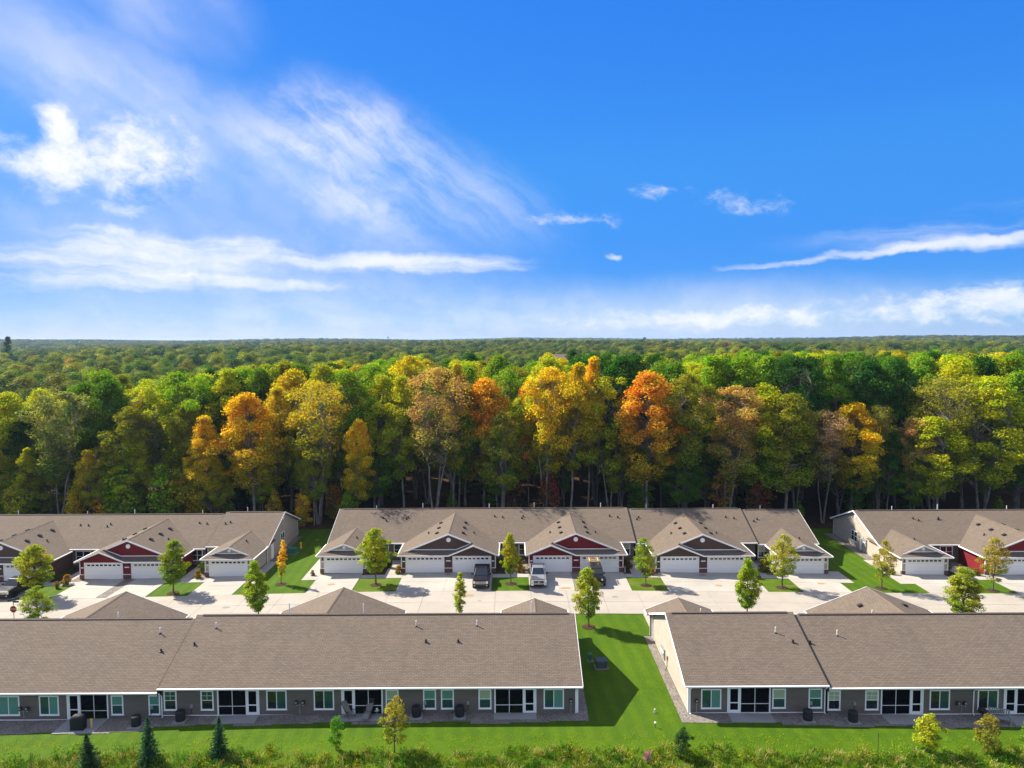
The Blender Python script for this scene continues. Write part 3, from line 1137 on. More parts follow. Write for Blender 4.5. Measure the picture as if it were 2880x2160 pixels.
F1 = far_house('row_house', 'tan row house with one red garage gable, far row left of the grass gap',
               [(-90, -42.2, -.65, (False, False), (False, False)), (-42.2, -33.9, -.37, (False, True), (False, False))],
               [(-37.1, -.37, 'single', 'R', 'tan', ()), (-50.3, -.65, 'double', 'L', 'red', ()), (-66.95, -.78, 'double', 'L', 'brown', ())],
               [(-44.2, -42.9, .15, 1.5, 'double', ('glass', 'glass')), (-42.0, -41.0, .5, 1.85, 'hung', ('blind_pale', 'glass')), (-60.2, -58.3, .0, 1.4, 'double', ('glass', 'glass'))])
F3 = far_house('row_house', 'tan row house with lit cream gable end at the far right',
               [(50.6, 95, -.6, (True, False), (False, False))],
               [(53.7, -.6, 'single', 'R', 'tan', ()), (67.7, -.62, 'double', 'R', 'red', ()), (84.3, -.66, 'double', 'L', 'brown', ())],
               [(59.0, 60.6, .1, 1.5, 'double', ('glass', 'glass'))])
window(F1, (-33.9, 102.3, .35), (0, 1, 0), (1, 0, 0), 1.5, 1.75, 'double', ('blind_dark', 'glass'))
window(F3, (50.6, 104.5, .35), (0, -1, 0), (-1, 0, 0), 1.7, 1.4, 'double', ('blind_dark', 'glass'))
# side entry of the left house and a bank of meters on the right house
MB().box(-33.9, -33.83, 98.0, 98.95, -.3, 1.8).build('side_door', M['white'], F1)
o = MB().box(50.46, 50.6, 99.9, 101.1, .25, 1.45).build('meter_panel', M['metal_grey'], F3)
for k in range(3):
    MB().tube([(50.46, 100.1 + k * .38, 1.0), (50.36, 100.1 + k * .38, 1.0)], .11, 12).build('meter', M['white'], o)
MB().box(50.4, 50.6, 101.3, 101.55, -.4, 1.3).build('conduit_box', M['white'], F3)
for (B, x, y, z) in [(F2, *p) for p in ((-18.69, 101.27, 4.61), (-18.11, 100.67, 4.37), (-15.32, 101.07, 4.53), (-15.11, 101.4, 4.66), (-2.59, 101.56, 4.72), (-1.44, 101.35, 4.64),
                                        (1.32, 101.12, 4.55), (1.52, 101.53, 4.71), (14.03, 101.52, 4.71), (15.16, 101.22, 4.59), (17.92, 101.07, 4.33), (18.24, 101.47, 4.49),
                                        (30.83, 101.44, 4.48), (31.93, 101.19, 4.38), (34.68, 100.79, 4.02), (35.31, 101.25, 4.2))] + \
        [(F1, *p) for p in ((-62.34, 101.04, 3.87), (-61.17, 101., 3.85), (-58.3, 100.71, 3.73), (-58.07, 101.23, 3.94), (-45.29, 101.39, 4.01), (-44.15, 101.21, 3.93), (-41.33, 100.8, 4.05), (-40.7, 101.09, 4.16))] + \
        [(F3, *p) for p in ((57.98, 101.5, 4.1), (58.55, 101.08, 3.93), (61.67, 101.51, 4.11), (61.49, 101.29, 4.01))]:
    pot(B, x, y, z)
for (B, x, h) in ((F2, -20.21, 5.7), (F2, -13.33, 6.05), (F2, -3.47, 5.9), (F2, 3.2, 6.05), (F2, 13.08, 5.95), (F2, 19.84, 5.8), (F2, 29.78, 5.65), (F2, 36.78, 5.48),
                  (F1, -73.48, 5.2), (F1, -63.19, 5.05), (F1, -56.16, 5.3), (F1, -46.08, 5.15), (F1, -39.38, 5.55), (F3, 56.37, 5.25), (F3, 63.14, 5.5), (F3, 73.45, 5.25)):
    pipe(B, x, 104.3, h - 1.1, h + .06)

# ---------------------------------------------------------------- near row
NE, NR, NRE = 55.65, 63.3, 70.95
NW = NE + .45


def porch(B, x0, x1, z, door_side):
    """screened porch let into the rear wall: real recess, white frame, fly screens and a screen door"""
    h = 2.27
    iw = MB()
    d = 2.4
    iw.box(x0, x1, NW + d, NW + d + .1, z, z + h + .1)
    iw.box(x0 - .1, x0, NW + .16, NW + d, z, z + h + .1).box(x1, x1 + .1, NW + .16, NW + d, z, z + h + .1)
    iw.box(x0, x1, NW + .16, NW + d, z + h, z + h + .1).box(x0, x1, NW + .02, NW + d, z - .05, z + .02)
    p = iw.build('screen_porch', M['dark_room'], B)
    MB().box(x0 + .9, x1 - .9, NW + d - .05, NW + d - .002, z + .95, z + 2.05).build('inner_window', M['glass'], p)
    for (a, c, b0, b1) in ((x0 + .8, x1 - .8, .85, .95), (x0 + .8, x1 - .8, 2.05, 2.15), (x0 + .8, x0 + .9, .95, 2.05), (x1 - .9, x1 - .8, .95, 2.05)):
        MB().box(a, c, NW + d - .07, NW + d - .003, z + b0, z + b1).build('inner_casing', M['soffit'], p)
    dw = 1.0
    if door_side == 'L':
        d0, d1, s0, s1 = x0, x0 + dw, x0 + dw, x1
    else:
        d0, d1, s0, s1 = x1 - dw, x1, x0, x1 - dw
    fr = MB()
    t = .075
    for (a, c, b0, b1) in ((x0 - .06, x1 + .06, h - t, h + .05), (x0 - .06, x0 + t * .6, 0, h - t), (x1 - t * .6, x1 + .06, 0, h - t), (x0 + t * .6, x1 - t * .6, 0, .05)):
        fr.box(a, c, NW - .03, NW + .08, z + b0, z + b1)
    mid = (s0 + s1) / 2
    xm = d1 if door_side == 'L' else d0
    fr.box(xm - .05, xm + .05, NW - .03, NW + .08, z + .05, z + h - t)
    q0, q1 = (xm + .05, x1 - t * .6) if door_side == 'L' else (x0 + t * .6, xm - .05)
    fr.box(mid - .022, mid + .022, NW, NW + .05, z + .05, z + h - t)
    fr.box(q0, mid - .022, NW, NW + .05, z + .76, z + .80).box(mid + .022, q1, NW, NW + .05, z + .76, z + .80)
    fr.build('porch_frame', M['white'], p)
    for (a, c) in ((q0, mid - .022), (mid + .022, q1)):
        for (b0, b1) in ((.05, .76), (.80, h - t)):
            MB().box(a, c, NW + .02, NW + .026, z + b0, z + b1).build('screen_panel', M['screen'], p)
    e0, e1 = (d0 + .06, xm - .06) if door_side == 'L' else (xm + .06, d1 - .06)
    db = MB()
    for (a, c, b0, b1) in ((e0, e0 + .12, .06, h - t - .01), (e1 - .12, e1, .06, h - t - .01), (e0 + .12, e1 - .12, .06, .28), (e0 + .12, e1 - .12, .84, .92), (e0 + .12, e1 - .12, h - t - .15, h - t - .01)):
        db.box(a, c, NW - .02, NW + .03, z + b0, z + b1)
    db.build('screen_door', M['white'], p)
    for (b0, b1) in ((.28, .84), (.92, h - t - .15)):
        MB().box(e0 + .12, e1 - .12, NW, NW + .006, z + b0, z + b1).build('screen_panel', M['screen'], p)
    return p


def near_house(name, label, sections, porches, wins, garages, spouts):
    xa, xb = sections[0][0], sections[-1][1]
    B = empty(name, ((xa + xb) / 2, 60, 0), label, 'house', 'long single-storey row houses')
    for (x0, x1, z, ends, dark) in sections:
        main_block(B, x0, x1, z, NE, NR, NRE, ends, 'rear', 'tan', 'tan', dark)
        ops = sorted([(a, c) for (a, c, pz, ds) in porches if x0 < (a + c) / 2 < x1])
        p = x0 + .151
        segs = []
        for a, c in ops:
            segs.append((p, a - .06))
            p = c + .06
        segs.append((p, x1 - .151))
        for a, c in segs:
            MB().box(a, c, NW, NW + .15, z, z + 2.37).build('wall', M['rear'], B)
            MB().box(a, c, NW - .02, NW, z, z + .07).build('base_trim', M['white'], B)
        for a, c in ops:
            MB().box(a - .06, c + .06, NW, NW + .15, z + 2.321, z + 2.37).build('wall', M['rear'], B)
        for i, xe in enumerate((x0, x1)):
            if ends[i]:
                q = -1 if i == 0 else 1
                MB().box(min(xe, xe - q * .2), max(xe, xe - q * .2), NW - .025, NW, z, z + 2.37).build('corner_trim', M['white'], B)
    for (a, c, pz, ds) in porches:
        porch(B, a, c, pz, ds)
    for (x0, x1, z, style, pn) in wins:
        window(B, (x0, NW, z), FX, FN, x1 - x0, 1.45, style, pn)
    for (cx, z, kind, side) in garages:
        e = z + E_Z
        W, s = (6.4, .395) if kind == 'double' else (3.42, .375)
        r = e + s * W
        ye = y0_ = NRE - .25 if kind == 'single' else NR + .2
        y1 = 72.0
        y0 = NR + .2 if kind == 'double' else NRE - (r - z - 2.5) / .4 - .2
        rf = slope_part('garage_roof', B, [[(cx - W, ye, e), (cx, y0, r), (cx, y1, r), (cx - W, y1, e)], [(cx + W, ye, e), (cx + W, y1, e), (cx, y1, r), (cx, y0, r)]])
        MB().prism([(cx - .14, y1, r - .035), (cx, y1, r + .03), (cx + .14, y1, r - .035), (cx, y1, r - .06)], (0, y0 - y1 + .4, 0)).build('ridge_cap', M['shingle'], rf, uv=True)
        t = MB().board((cx - W, y1, e), (cx, y1, r), (0, 1, 0), .2).board((cx, y1, r), (cx + W, y1, e), (0, 1, 0), .2)
        t.build('rake_trim', M['white'], B)
        hw = W - .4
        MB().prism([(cx - hw, y1 - .6, z), (cx + hw, y1 - .6, z), (cx + hw, y1 - .6, e), (cx, y1 - .6, r - .15), (cx - hw, y1 - .6, e)], (0, -.2, 0)).build('garage_wall', M['brown' if kind == 'double' else 'tan'], B)
        for q in (-1, 1):
            xq = cx + q * W
            MB().box(min(xq, xq + q * .1), max(xq, xq + q * .1), NRE - .2, y1 - .02, e - .12, e).build('gutter', M['white'], B)
        if kind == 'double' and cx > 20:
            for q in (-1, 1):
                for dy in (3.2, 5.6):
                    o = link('roof_vent', ME_VENT, B, (cx + q * 2.2, NR + dy, r - s * 2.2 + .02))
                    o.rotation_euler = (0, q * math.atan(s), 0)
    for (x, z) in spouts:
        MB().tube([(x, NE - .06, z + 2.4), (x, NE + .2, z + 2.15), (x, NW - .07, z + 2.0), (x, NW - .07, z + .1), (x + .02, NW - .2, z + .03)], .05, 8).build('downspout', M['white'], B)
    return B


NA = near_house('row_house', 'long tan row house seen from behind with three screened porches, near row left',
                [(-75, -28.75, -.4, (False, False), (False, False)), (-28.75, 5.25, -.08, (False, True), (False, False))],
                [(-36.3, -33.05, -.4, 'L'), (-24.05, -20.75, -.08, 'R'), (-13.95, -10.7, -.08, 'L'), (-1.5, 1.8, -.08, 'R'), (-46.6, -43.3, -.4, 'R')],
                [(-41.9, -40.3, .13, 'slide', ('blind', 'blind')), (-38.5, -37.1, .13, 'slide', ('blind', 'blind_dark')), (-32.65, -31.85, .13, 'hung', ('blind', 'blind_dark')), (-29.6, -28.85, .13, 'hung', ('blind', 'blind_dark')),
                 (-28.35, -27.5, .5, 'grid', ('blind_dark', 'glass')), (-25.35, -24.5, .5, 'grid', ('blind_dark', 'glass')), (-20.0, -18.55, .5, 'slide', ('blind_dark', 'glass')),
                 (-16.15, -14.7, .5, 'slide', ('blind_dark', 'glass')), (-10.3, -9.45, .5, 'hung', ('blind_pale', 'blind')), (-7.25, -6.4, .5, 'hung', ('blind', 'blind_dark')), (-5.8, -4.95, .5, 'hung', ('blind', 'blind_dark')),
                 (-2.75, -1.9, .5, 'hung', ('blind_pale', 'blind_dark')), (2.55, 4.0, .5, 'slide', ('blind', 'blind_dark'))],
                [(-40.0, -.4, 'double', 'R'), (-17.5, -.08, 'double', 'R'), (2.2, -.08, 'single', 'R')],
                [(-28.6, -.4), (5.05, -.08)])
NB = near_house('row_house', 'tan row house with bright cream side wall, near row right of the lawn gap',
                [(14.2, 25.45, -.08, (True, False), (False, True)), (25.45, 75, -.28, (False, False), (False, False))],
                [(17.45, 20.85, -.08, 'L'), (29.95, 33.3, -.28, 'R'), (39.95, 43.3, -.28, 'L')],
                [(15.35, 16.8, .42, 'slide', ('blind', 'blind_dark')), (21.15, 22.05, .42, 'hung', ('blind_pale', 'blind_dark')), (24.1, 25.0, .42, 'hung', ('blind', 'blind_dark')),
                 (25.65, 26.5, .25, 'grid', ('blind_pale', 'glass')), (28.7, 29.6, .25, 'grid', ('blind_pale', 'glass')), (33.95, 35.4, .25, 'slide', ('blind_dark', 'glass')), (37.85, 39.35, .25, 'slide', ('blind_dark', 'glass'))],
                [(17.05, -.08, 'single', 'R'), (36.6, -.28, 'double', 'R')],
                [(14.35, -.08), (25.3, -.08), (37.4, -.28)])
for (B, x, y, z) in ((NA, -26.44, 61.79, 4.86), (NA, -31.36, 61.62, 4.49), (NA, -8.65, 61.89, 4.9), (NA, -3.24, 61.91, 4.9), (NB, 23.05, 60.98, 4.53), (NB, 28.43, 60.88, 4.29)):
    pipe(B, x, y, z - .1, z + .52, True)
for (B, x, y, z) in ((NA, -27.6, 59.99, 4.14), (NA, -30.35, 59.68, 3.71), (NA, -7.58, 60.16, 4.21), (NA, -4.77, 60.15, 4.2), (NB, 24.19, 59.93, 4.11), (NB, 25.73, 60.06, 3.96)):
    pot(B, x, y, z)
for (B, x, h) in ((NA, -36.32, 5.54), (NA, -43.39, 5.65), (NA, -13.75, 6.2), (NA, 1.69, 6.38), (NA, -20.56, 6.33), (NB, 17.24, 5.6), (NB, 33.02, 5.4), (NB, 39.95, 5.13)):
    pipe(B, x, 63.9, 4.7, h)
# meters and boxes on the lit side wall
o = MB().box(14.08, 14.2, 64.7, 66.0, .35, 1.35).build('meter_panel', M['metal_grey'], NB)
for k in range(4):
    MB().tube([(14.08, 64.9 + k * .3, .95), (13.98, 64.9 + k * .3, .95)], .10, 12).build('meter', M['white'], o)
MB().box(14.06, 14.2, 63.5, 63.75, .95, 1.3).build('junction_box', M['tan_box'], NB)
MB().tube([(14.13, 63.62, .95), (14.13, 63.62, .2), (13.95, 63.5, -.02)], .03, 8).build('conduit', M['bark_dark'], NB)
MB().tube([(14.1, 70.4, 2.3), (14.1, 70.4, .05)], .05, 8).build('downspout', M['white'], NB)

# patio slabs behind the porches
for i, (a, c, y) in enumerate(((-36.3, -33.0, 53.95), (-24.15, -20.7, 54.85), (-14.0, -10.65, 55.0), (-1.6, 1.85, 55.1), (17.4, 20.9, 54.7), (29.9, 33.35, 54.6), (39.9, 43.4, 54.6))):
    tag(pad(MB(), a, c, y, NW - .03, .06, .1).build('patio_slab', M['patio']), kind='structure')
# ================================================================ plants
def perp(n):
    a = np.cross(n, np.array([0.31, 0.57, 0.76]))
    return a / np.maximum(np.linalg.norm(a, axis=1, keepdims=True), 1e-6)


def leaf_cards(rng, c, outward, size, up=0.5, rnd=0.9, aspect=0.62, along=None):
    """kite-shaped leaf faces at points c; returns verts, quads"""
    n = len(c)
    nm = outward * 0.6 + np.array([0, 0, up]) + rng.normal(0, rnd, (n, 3))
    nm /= np.maximum(np.linalg.norm(nm, axis=1, keepdims=True), 1e-6)
    a0 = perp(nm)
    b0 = np.cross(nm, a0)
    w = rng.uniform(0, 2 * np.pi, (n, 1))
    a = a0 * np.cos(w) + b0 * np.sin(w)
    if along is not None:
        a = along / np.maximum(np.linalg.norm(along, axis=1, keepdims=True), 1e-6)
        a = a + rng.normal(0, .25, (n, 3))
        a /= np.linalg.norm(a, axis=1, keepdims=True)
    b = np.cross(nm, a)
    b /= np.maximum(np.linalg.norm(b, axis=1, keepdims=True), 1e-6)
    s = (size * rng.uniform(0.65, 1.35, (n, 1)))
    v = np.stack([c - a * s * .5, c + b * s * aspect * .5 + nm * s * .08, c + a * s * .5, c - b * s * aspect * .5 + nm * s * .08], 1).reshape(-1, 3)
    return v, np.arange(4 * n).reshape(-1, 4)


def branch(b, p, q, r0, r1, sag, n=4, sides=4, rng=None):
    p, q = Vector(p), Vector(q)
    pts, rr = [], []
    for k in range(n + 1):
        t = k / n
        w = p.lerp(q, t)
        w.z += sag * math.sin(math.pi * t)
        if rng is not None and 0 < k < n:
            w += Vector(rng.normal(0, .018 * (q - p).length, 3))
        pts.append(w)
        rr.append(r0 + (r1 - r0) * t)
    b.tube(pts, rr, sides, cap=False)


def env_r(shape, t):
    """crown radius (0..1) at relative crown height t"""
    if shape == 'oval':
        return max(0.05, math.sin(math.pi * min(1, (t * .94 + .06) ** 0.85)) ** 0.65)
    if shape == 'flame':
        return max(0.04, (min(1, t / .3) ** .6) * (1 - max(0, (t - .3) / .7) ** 1.6) ** .9)
    if shape == 'vase':
        return max(0.1, (0.25 + .75 * t ** .8) * (1 - max(0, (t - .78) / .22) ** 2) ** .55)
    if shape == 'dome':
        return max(0.08, (min(1, .55 + t * 1.2)) * (1 - t ** 2.4) ** .5)
    if shape == 'column':
        return max(0.1, min(1, .5 + t * 2) * (1 - t ** 3) ** .6)
    return 1.0


def make_tree(name, seed, H, cb, Rr, shape, nc, lp, ls, cr, stems=1, tr=.22, bark='bark', twigs=0, lean=0.0, sides=6, lobes=4, leafmat='leaf', shell=.45, lift=.6):
    """returns (trunk mesh, crown mesh). H height, cb crown base share, Rr crown radius, nc clumps, lp leaves each, ls leaf size, cr clump radius"""
    rng = np.random.default_rng(seed)
    b = MB()
    axes = []
    for s in range(stems):
        w = 2 * math.pi * (s + rng.uniform(0, .6)) / stems
        spread = (Rr * .42 if stems > 1 else lean)
        top = H * (0.93 if s == 0 else rng.uniform(.72, .9))
        ax = []
        base = Vector((math.cos(w), math.sin(w), 0)) * (tr * (.9 if stems > 1 else 0))
        for k in range(9):
            t = k / 8
            off = Vector((math.cos(w), math.sin(w), 0)) * spread * t ** 1.2
            wob = Vector((rng.normal(0, 1), rng.normal(0, 1), 0)) * .012 * H * t
            ax.append(base + off + wob + Vector((0, 0, top * t)))
        axes.append(ax)
        r0 = tr * (1.0 if stems == 1 else .72)
        b.tube(ax, [r0 * (1.35 if k == 0 else 1) * (1 - .9 * (k / 8) ** 1.1) + .012 for k in range(9)], sides, cap=False)
    ph = rng.uniform(0, 6.28, 3)
    cs, dirs, rads = [], [], []
    bough = []
    nbough = max(5, int(nc / 5.8)) if H > 10 else max(6, int(nc / 1.7))
    for i in range(nbough):
        t = ((i + rng.uniform(0, 1)) / nbough) ** .85
        w = i * 2.399 + rng.uniform(-.5, .5)
        lob = 1 + .17 * math.sin(lobes * w + ph[0] + 3 * t) + .12 * math.sin(2 * w + ph[1])
        bough.append((t, w, lob * rng.uniform(.78, 1.0)))
    for i in range(nc):
        tb, wb_, lb = bough[i % nbough]
        t = min(1, max(0, tb + rng.normal(0, .45 * cr / (H * (1 - cb)) + .012)))
        rb0 = Rr * env_r(shape, t) * lb
        w = wb_ + rng.normal(0, .75 * cr / max(rb0, cr * .6))
        rad = rb0 * (shell + (1 - shell) * rng.uniform(0, 1)) ** .7
        z = H * (cb + (1 - cb) * t) - cr * .4
        ax = axes[rng.integers(0, stems)]
        kz = min(7.999, z / max(ax[-1].z, .1) * 8)
        a0 = ax[int(kz)].lerp(ax[min(8, int(kz) + 1)], kz - int(kz))
        p = Vector((a0.x + math.cos(w) * rad, a0.y + math.sin(w) * rad, z))
        if stems > 1:
            p = Vector((math.cos(w) * rad, math.sin(w) * rad, z))
        zr = max(H * cb * .75, z - rad * (lift + rng.uniform(-.1, .35)))
        kz = min(7.999, zr / max(ax[-1].z, .1) * 8)
        st = ax[int(kz)].lerp(ax[min(8, int(kz) + 1)], kz - int(kz))
        rb = tr * .34 * (1 - .75 * t) + .012
        branch(b, st, p, rb, rb * .22, .05 * rad, 4, 4, rng)
        for q in range(twigs):
            d = Vector(rng.normal(0, 1, 3)) * cr * .8
            d.z = abs(d.z) * .9
            branch(b, p.lerp(st, rng.uniform(.05, .4)), p + d, rb * .3, .008, .1, 2, 3, rng)
        cs.append(tuple(p))
        bz = H * (cb + (1 - cb) * tb)
        bc = Vector((math.cos(wb_) * Rr * env_r(shape, tb) * lb * .72, math.sin(wb_) * Rr * env_r(shape, tb) * lb * .72, bz - .6 * cr))
        out = ((p - bc).normalized() + Vector((math.cos(w), math.sin(w), .5)) * .5).normalized()
        dirs.append(tuple(out))
        rads.append(cr * rng.uniform(.65, 1.3))
    # crown top so that the outline reaches full height
    cs.append((axes[0][-1].x, axes[0][-1].y, H - cr * .5))
    dirs.append((0, 0, 1))
    rads.append(cr * .8)
    cs, dirs, rads = np.array(cs), np.array(dirs), np.array(rads)
    k = np.repeat(np.arange(len(cs)), lp)
    d = rng.normal(0, 1, (len(k), 3))
    d /= np.linalg.norm(d, axis=1, keepdims=True)
    rr = rng.uniform(.25, 1, (len(k), 1)) ** .6
    c = cs[k] + d * rr * rads[k][:, None] * np.array([1.15, 1.15, .78])
    v, q = leaf_cards(rng, c, dirs[k] * 1.3 + d * .5, ls, up=.35, rnd=.65)
    tm = b.mesh(name + '_trunk', M[bark])
    tm.shade_smooth()
    return tm, np_mesh(name + '_crown', v, q, M[leafmat])


def plant(name, proto, loc, sc, rot, color, label, cat='tree', group=None, parts=('trunk', 'crown'), sxy=None):
    o = empty(name, loc, label, cat, group)
    t = link(parts[0], proto[0], o)
    c = link(parts[1], proto[1], o)
    o.rotation_euler = (.045 * math.sin(rot * 7.1), .045 * math.cos(rot * 5.3), rot)
    s = sxy or sc
    k = abs(math.sin(loc[0] * 12.9898 + loc[1] * 78.233) * 43758.5453) % 1.0 - .5
    o.scale = (s * (1 + .22 * k), s * (1 - .22 * k), sc)
    c.color = (*color, 1)
    return o


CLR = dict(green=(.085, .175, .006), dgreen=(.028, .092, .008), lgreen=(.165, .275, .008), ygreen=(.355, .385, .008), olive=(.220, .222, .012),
           ogold=(.430, .345, .010), gold=(.560, .385, .010), amber=(.580, .355, .010), orange=(.580, .295, .020), salmon=(.430, .285, .080), rust=(.330, .190, .022), red=(.620, .190, .030),
           grey=(.200, .225, .060), tanpink=(.430, .290, .140), maroon=(.190, .060, .028), pine=(.018, .065, .022), bluegreen=(.045, .125, .045))

# forest kinds, all drawn 25 m tall
FP = dict(
    oval=make_tree('oval_tree', 1, 25, .33, 5.3, 'oval', 140, 160, .32, 1.15, 1, .24),
    flame=make_tree('flame_tree', 2, 25, .30, 4.4, 'flame', 120, 150, .30, 1.05, 1, .22),
    sparse=make_tree('sparse_tree', 3, 25, .42, 5.4, 'vase', 120, 75, .28, 1.25, 3, .21, twigs=4),
    vase=make_tree('vase_tree', 4, 25, .36, 5.6, 'vase', 130, 145, .31, 1.2, 3, .24, twigs=1),
    dome=make_tree('dome_tree', 5, 25, .28, 5.9, 'dome', 165, 160, .34, 1.3, 1, .28),
    rough=make_tree('rough_tree', 6, 25, .30, 5.6, 'oval', 125, 160, .33, 1.3, 2, .24, lobes=5),
    spire=make_tree('spire_tree', 7, 25, .34, 3.9, 'flame', 110, 145, .30, 1.0, 1, .2, lobes=3),
    open=make_tree('open_tree', 8, 25, .32, 5.2, 'oval', 95, 120, .31, 1.15, 2, .2, twigs=2),
)
UP = [make_tree('understorey', 21, 8, .12, 2.3, 'oval', 45, 60, .34, .8, 2, .09), make_tree('understorey_b', 22, 8, .10, 2.0, 'flame', 40, 55, .34, .75, 1, .08),
      make_tree('understorey_c', 23, 8, .2, 2.6, 'vase', 40, 45, .32, .8, 3, .08, twigs=1)]
GRP_F = 'trees along the forest edge'
# (x, top) in the 2212-wide view, depth, crown scale, kind, colour, label
FRONT = [
    (-25, 905, 121, 1.0, 'rough', 'ygreen', 'yellow-green tree at the far left end of the forest edge'),
    (28, 850, 125, 1.0, 'oval', 'ygreen', 'bright yellow-green tree behind the left end of the left far house'),
    (78, 842, 128, .9, 'dome', 'ygreen', 'round yellow tree top rising left of the grey-green forked tree'),
    (118, 848, 119, 1.15, 'vase', 'grey', 'grey-green tree with dark forked trunk at the left forest edge'),
    (175, 828, 127, 1.0, 'dome', 'green', 'deep green tree right of the grey-green forked tree'),
    (232, 800, 130, 1.15, 'rough', 'lgreen', 'tall light green tree over the left far house roof'),
    (262, 880, 118, .95, 'open', 'olive', 'half bare olive-brown tree at the left forest edge'),
    (318, 838, 122, .95, 'open', 'ygreen', 'yellow-olive tree with brown twigs right of the half bare olive-brown tree'),
    (372, 806, 127, 1.1, 'dome', 'lgreen', 'broad yellowish green tree left of the small amber tree'),
    (432, 900, 117, .75, 'flame', 'gold', 'short amber tree standing alone in front of dark green trees'),
    (418, 868, 121, .7, 'dome', 'olive', 'small round olive crown just above the short amber tree'),
    (482, 800, 128, 1.1, 'dome', 'dgreen', 'dark glossy green tree between the amber tree and the large golden-orange tree'),
    (545, 852, 117, 1.05, 'oval', 'amber', 'large golden-orange tree at the forest edge above the grass gap'),
    (585, 838, 120, .9, 'flame', 'ogold', 'gold tree rising close behind the large golden-orange tree'),
    (622, 800, 126, .95, 'dome', 'ogold', 'rounded golden crown above the large golden-orange tree'),
    (682, 825, 117, 1.15, 'sparse', 'ogold', 'tall olive-gold tree with thin pale stems left of the middle far house'),
    (742, 800, 123, 1.05, 'rough', 'lgreen', 'leafy green tree with yellow tips above the left end of the middle far house'),
    (766, 908, 116, .42, 'dome', 'gold', 'small round yellow crown on a slim trunk at the forest edge'),
    (812, 812, 124, .9, 'oval', 'ygreen', 'yellow-green tree left of the large salmon tree'),
    (868, 815, 121, .85, 'flame', 'ygreen', 'slim yellow tree beside the large salmon tree'),
    (935, 795, 117, 1.2, 'sparse', 'salmon', 'large salmon-coloured tree with pale branching stems above the middle far house'),
    (975, 785, 120, .8, 'spire', 'ogold', 'pointed yellow tree top right behind the large salmon tree'),
    (1045, 818, 124, .95, 'dome', 'orange', 'bright orange round-topped tree right of the salmon tree'),
    (1085, 890, 115.5, .8, 'open', 'olive', 'thin half bare green tree in front of the bright orange tree'),
    (1108, 862, 121, .8, 'oval', 'ygreen', 'yellow-green tree between the bright orange tree and the golden pair'),
    (1143, 838, 122, .6, 'flame', 'red', 'narrow red-orange tree on the left flank of the golden trees'),
    (1178, 795, 118, 1.05, 'vase', 'gold', 'tall golden tree with orange shoulder above the middle red garage'),
    (1232, 785, 118, .95, 'spire', 'ogold', 'tall pointed yellow-olive tree on pale twin trunks'),
    (1270, 772, 121, .95, 'spire', 'gold', 'tallest pointed yellow tree with orange tips above the red garage'),
    (1318, 815, 119, 1.0, 'open', 'ygreen', 'yellow-green leafy tree right of the pointed yellow trees'),
    (1398, 805, 117, 1.1, 'oval', 'orange', 'tall orange tree with white trunks above the roof step'),
    (1428, 835, 121, .7, 'flame', 'ogold', 'yellow-gold tree close behind the tall orange tree'),
    (1478, 810, 118, 1.05, 'vase', 'olive', 'olive-yellow tree right of the tall orange tree'),
    (1575, 835, 117, .95, 'vase', 'salmon', 'salmon-brown tree on a single pale trunk right of centre'),
    (1640, 832, 118, 1.05, 'oval', 'ygreen', 'yellow-olive tree right of the salmon-brown tree'),
    (1702, 850, 117, 1.0, 'dome', 'olive', 'broad olive tree at the left of the dark gap in the forest'),
    (1783, 888, 117, .9, 'sparse', 'tanpink', 'almost bare pinkish tree right of the dark gap'),
    (1845, 872, 117, 1.0, 'oval', 'gold', 'golden yellow tree above the lawn between middle and right far houses'),
    (1902, 878, 118, .75, 'sparse', 'olive', 'sparse grey-green tree right of the golden yellow tree'),
    (1978, 905, 117, .75, 'open', 'salmon', 'salmon and yellow tree low in front of the large sparse olive tree'),
    (2030, 818, 119, 1.3, 'sparse', 'olive', 'large sparse olive tree with pale branches above the right far house'),
    (2025, 900, 116, 1.0, 'rough', 'ygreen', 'leafy yellow-green tree below the large sparse olive tree'),
    (2128, 812, 118, 1.2, 'rough', 'ygreen', 'yellow and olive tree near the right end of the forest edge'),
    (2205, 805, 121, 1.1, 'oval', 'lgreen', 'light green tree at the far right end of the forest edge'),
]
random.seed(11)
front_xy = []
for (xd, yd, Y, cs, kind, col, lab) in FRONT:
    p = disp(xd, yd, Y)
    z0 = gz(p.x)
    h = p.z - z0
    sc = h / 25.0
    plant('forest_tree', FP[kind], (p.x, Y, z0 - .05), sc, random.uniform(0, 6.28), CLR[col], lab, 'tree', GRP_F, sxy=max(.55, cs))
    front_xy.append((p.x, Y, 3.2 * cs))


def skyline(xd):
    """roughly where the canopy behind the edge tops out in the photograph"""
    return float(np.interp(xd, [-200, 0, 60, 120, 200, 300, 420, 520, 640, 760, 900, 1000, 1100, 1230, 1330, 1460, 1560, 1700, 1850, 2000, 2212, 2400],
                           [880, 870, 855, 848, 815, 805, 790, 790, 785, 780, 770, 765, 770, 760, 752, 758, 745, 752, 748, 742, 748, 750]))


CNAME = dict(green='mid-green', dgreen='dark green', lgreen='light green', ygreen='yellow-green', olive='olive', ogold='olive-gold', gold='golden', rust='brown', maroon='reddish brown', amber='amber')


def zone(xd):
    for lim, t in ((210, 'above left house left end'), (430, 'above left red garage'), (640, 'above left house right end'), (860, 'above middle house left end'), (1080, 'above middle brown garage'),
                   (1300, 'above middle red garage'), (1500, 'above roof step right of red garage'), (1740, 'above middle house right end'), (1960, 'above the right lawn gap')):
        if xd < lim:
            return t
    return 'above the right far house'


